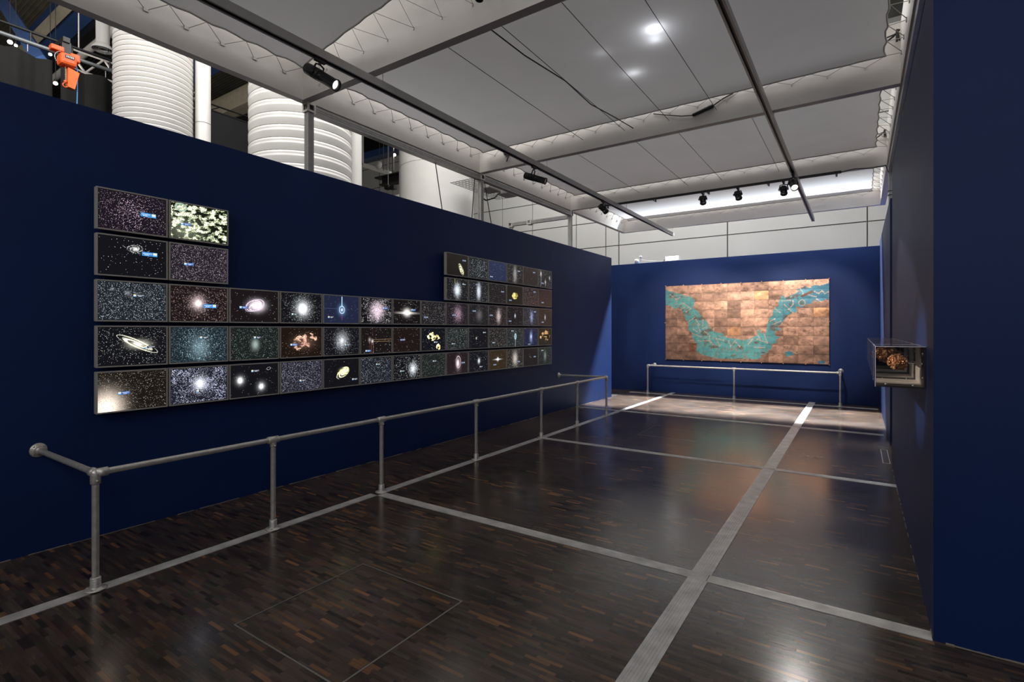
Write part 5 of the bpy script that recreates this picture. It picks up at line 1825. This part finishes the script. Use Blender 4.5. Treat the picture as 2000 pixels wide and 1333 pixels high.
MB().bevbox(-.22, -.02, -.08, .08, -.06, .06, .02).bevbox(-.0, .2, -.07, .07, -.1, .03, .02).build('motor_body', M_black, t)
MB().tube([(-.12, 0, .05), (-.12, 0, 6.04)], .008, 5).build('chain', M_chain, t)
tag(t, 'small black rigging motor on a chain, left of the smooth duct', 'hoist')
o = MB().lathe([(.012, 6.15), (.012, .02), (.16, -.03), (.28, -.14), (.34, -.30), (.36, -.6)], (-11.9, 11.4, 5.80), (0, 0, 1), 26).build('pendant_dome', M_duct)
tag(o, 'white dome just above the blue wall edge, left of the smooth duct', 'dome lamp')
for k, (x, y0_) in enumerate(((-16.07, 14.3), (-15.3, 14.3), (-12.4, 11.2), (-12.15, 11.2))):
    o = MB().tube([(x, y0_, 12.0), (x, y0_, 6.6)], .012, 5).build('hanging_wire', M_wire)
    tag(o, 'thin vertical rigging wire between the second and third ducts, %s from the left' % ('first', 'second', 'third', 'fourth')[k], 'wire', 'rigging wires between the ducts')

# stay wires and tray behind the left wall
for k, (a, b_, lab) in enumerate((((-4.99, 5.45, 4.06), (-4.99, 5.62, 3.30), 'slanting black stay wire in front of the smooth duct'),
                                  ((-4.99, 6.38, 4.06), (-4.99, 6.30, 3.30), 'black stay wire just left of the second aluminium post'),
                                  ((-4.99, 6.60, 4.06), (-4.99, 6.82, 3.30), 'black stay wire just right of the second aluminium post'))):
    o = MB().tube([a, b_], .007, 6).build('stay_wire', M_black)
    tag(o, lab, 'wire', 'black stay wires behind the left wall')
t = empty('cable_tray', (-5.75, 8.0, 4.30))
mb = MB()
for k in range(14):
    mb.box(-.5 + k * .075, -.5 + k * .075 + .018, -.75, .75, 0, .012)
for k in range(16):
    mb.box(-.5, .5, -.75 + k * .098, -.75 + k * .098 + .018, -.002, .006)
mb.build('mesh_tray', M_alu, t)
MB().bevbox(-.1, .2, -.5, -.1, -.13, -.01, .02).build('junction_box', M_track, t)
MB().bevbox(-.05, .2, .1, .45, -.1, -.01, .02).build('junction_box', M_track, t)
MB().tube([(-.1, -.45, -.05), (-.1, -.42, -.22), (-.05, -.25, -.28), (0, -.05, -.2), (.02, .1, -.06)], .014, 8).build('cable_loop', M_black, t)
for y_ in (-.6, .6):
    MB().tube([(0, y_, 0), (0, y_, 7.69)], .008, 5).build('hanger', M_chain, t)
tag(t, 'grey mesh cable tray with junction boxes, behind the second aluminium post', 'cable tray')

# work light and small lamp on top of the back wall
t = empty('work_light', (-3.95, YB + .07, 3.34))
MB().bevbox(-.17, .17, -.03, .03, .03, .125, .01).build('diffuser', M_tube, t)
MB().box(-.185, -.17, -.035, .035, .02, .135).box(.17, .185, -.035, .035, .02, .135).build('end_caps', M_track, t)
MB().tube([(-.12, 0, 0), (-.12, 0, .03)], .01, 6).tube([(.12, 0, 0), (.12, 0, .03)], .01, 6).tube([(-.19, 0, .08), (-.23, 0, 0)], .006, 6).build('stand', M_black, t)
tag(t, 'glowing white work light lying on top of the blue back wall', 'work light')
t = empty('clip_lamp', (-4.80, YB + .07, 3.34))
MB().lathe([(.008, 0), (.008, .12), (.02, .14), (.03, .17), (.028, .2), (0, .205)], (.02, 0, 0), (0, 0, 1), 14).build('lamp_head', M_duct, t)
MB().lathe([(0, 0), (.05, 0), (.05, .10), (.035, .115), (0, .115)], (-.09, 0, 0), (0, 0, 1), 16).build('canister', M_duct, t)
MB().tube([(.03, 0, .1), (.2, 0, .06), (.45, 0, .03), (.62, 0, .02)], .004, 5).build('lead', M_cord, t)
tag(t, 'small white lamp and canister on the top left of the blue back wall', 'lamp')

# plug and cable on the second crossbeam, bits on others
t = empty('plug_connector', (-1.55, BY[2] - .02, 4.22))
d = Vector((.12, 0, .03))
MB().tube([-d, d], [.018, .022], 8).build('plug_body', M_black, t)
MB().tube([-d, (-.25, 0, -.01), (-.45, .0, .05), (-.6, .0, .10)], .006, 5).tube([d, (.22, 0, .08), (.34, 0, .12)], .008, 5).build('cable_ends', M_black, t)
tag(t, 'black plug connector lying against the second crossbeam in view', 'connector')
t = empty('cable_tangle', (-4.42, BY[2] - .01, 4.25))
MB().tube([(-.06, 0, .08), (-.02, -.01, .0), (.03, -.02, .05), (.07, 0, -.02), (.02, -.01, -.05), (.05, 0, .09), (.1, -.01, .05), (.03, -.02, -.13)], .008, 6).build('wires', M_black, t)
MB().box(-.02, .02, -.02, 0, -.02, .03).build('tape', M_black, t)
tag(t, 'tangle of black cable at the left end of the second crossbeam in view', 'cable')
for (x, y, lab) in ((.28, 6.36, 'black clip at the right end of the second crossbeam in view'), (.28, 9.42, 'black clip at the right end of the third crossbeam in view')):
    t = empty('cable_clip', (x, y - .03, 4.50))
    MB().tube([(-.08, 0, -.06), (0, .01, .0), (.05, 0, .05)], .010, 6).tube([(-.07, .01, .0), (.04, 0, .02), (.05, 0, -.06)], .008, 6).build('clip_jaws', M_black, t)
    MB().box(.02, .04, -.02, .04, -.05, .05).build('clip_pad', M_black, t)
    tag(t, lab, 'clip', 'black clips on the canopy beams')
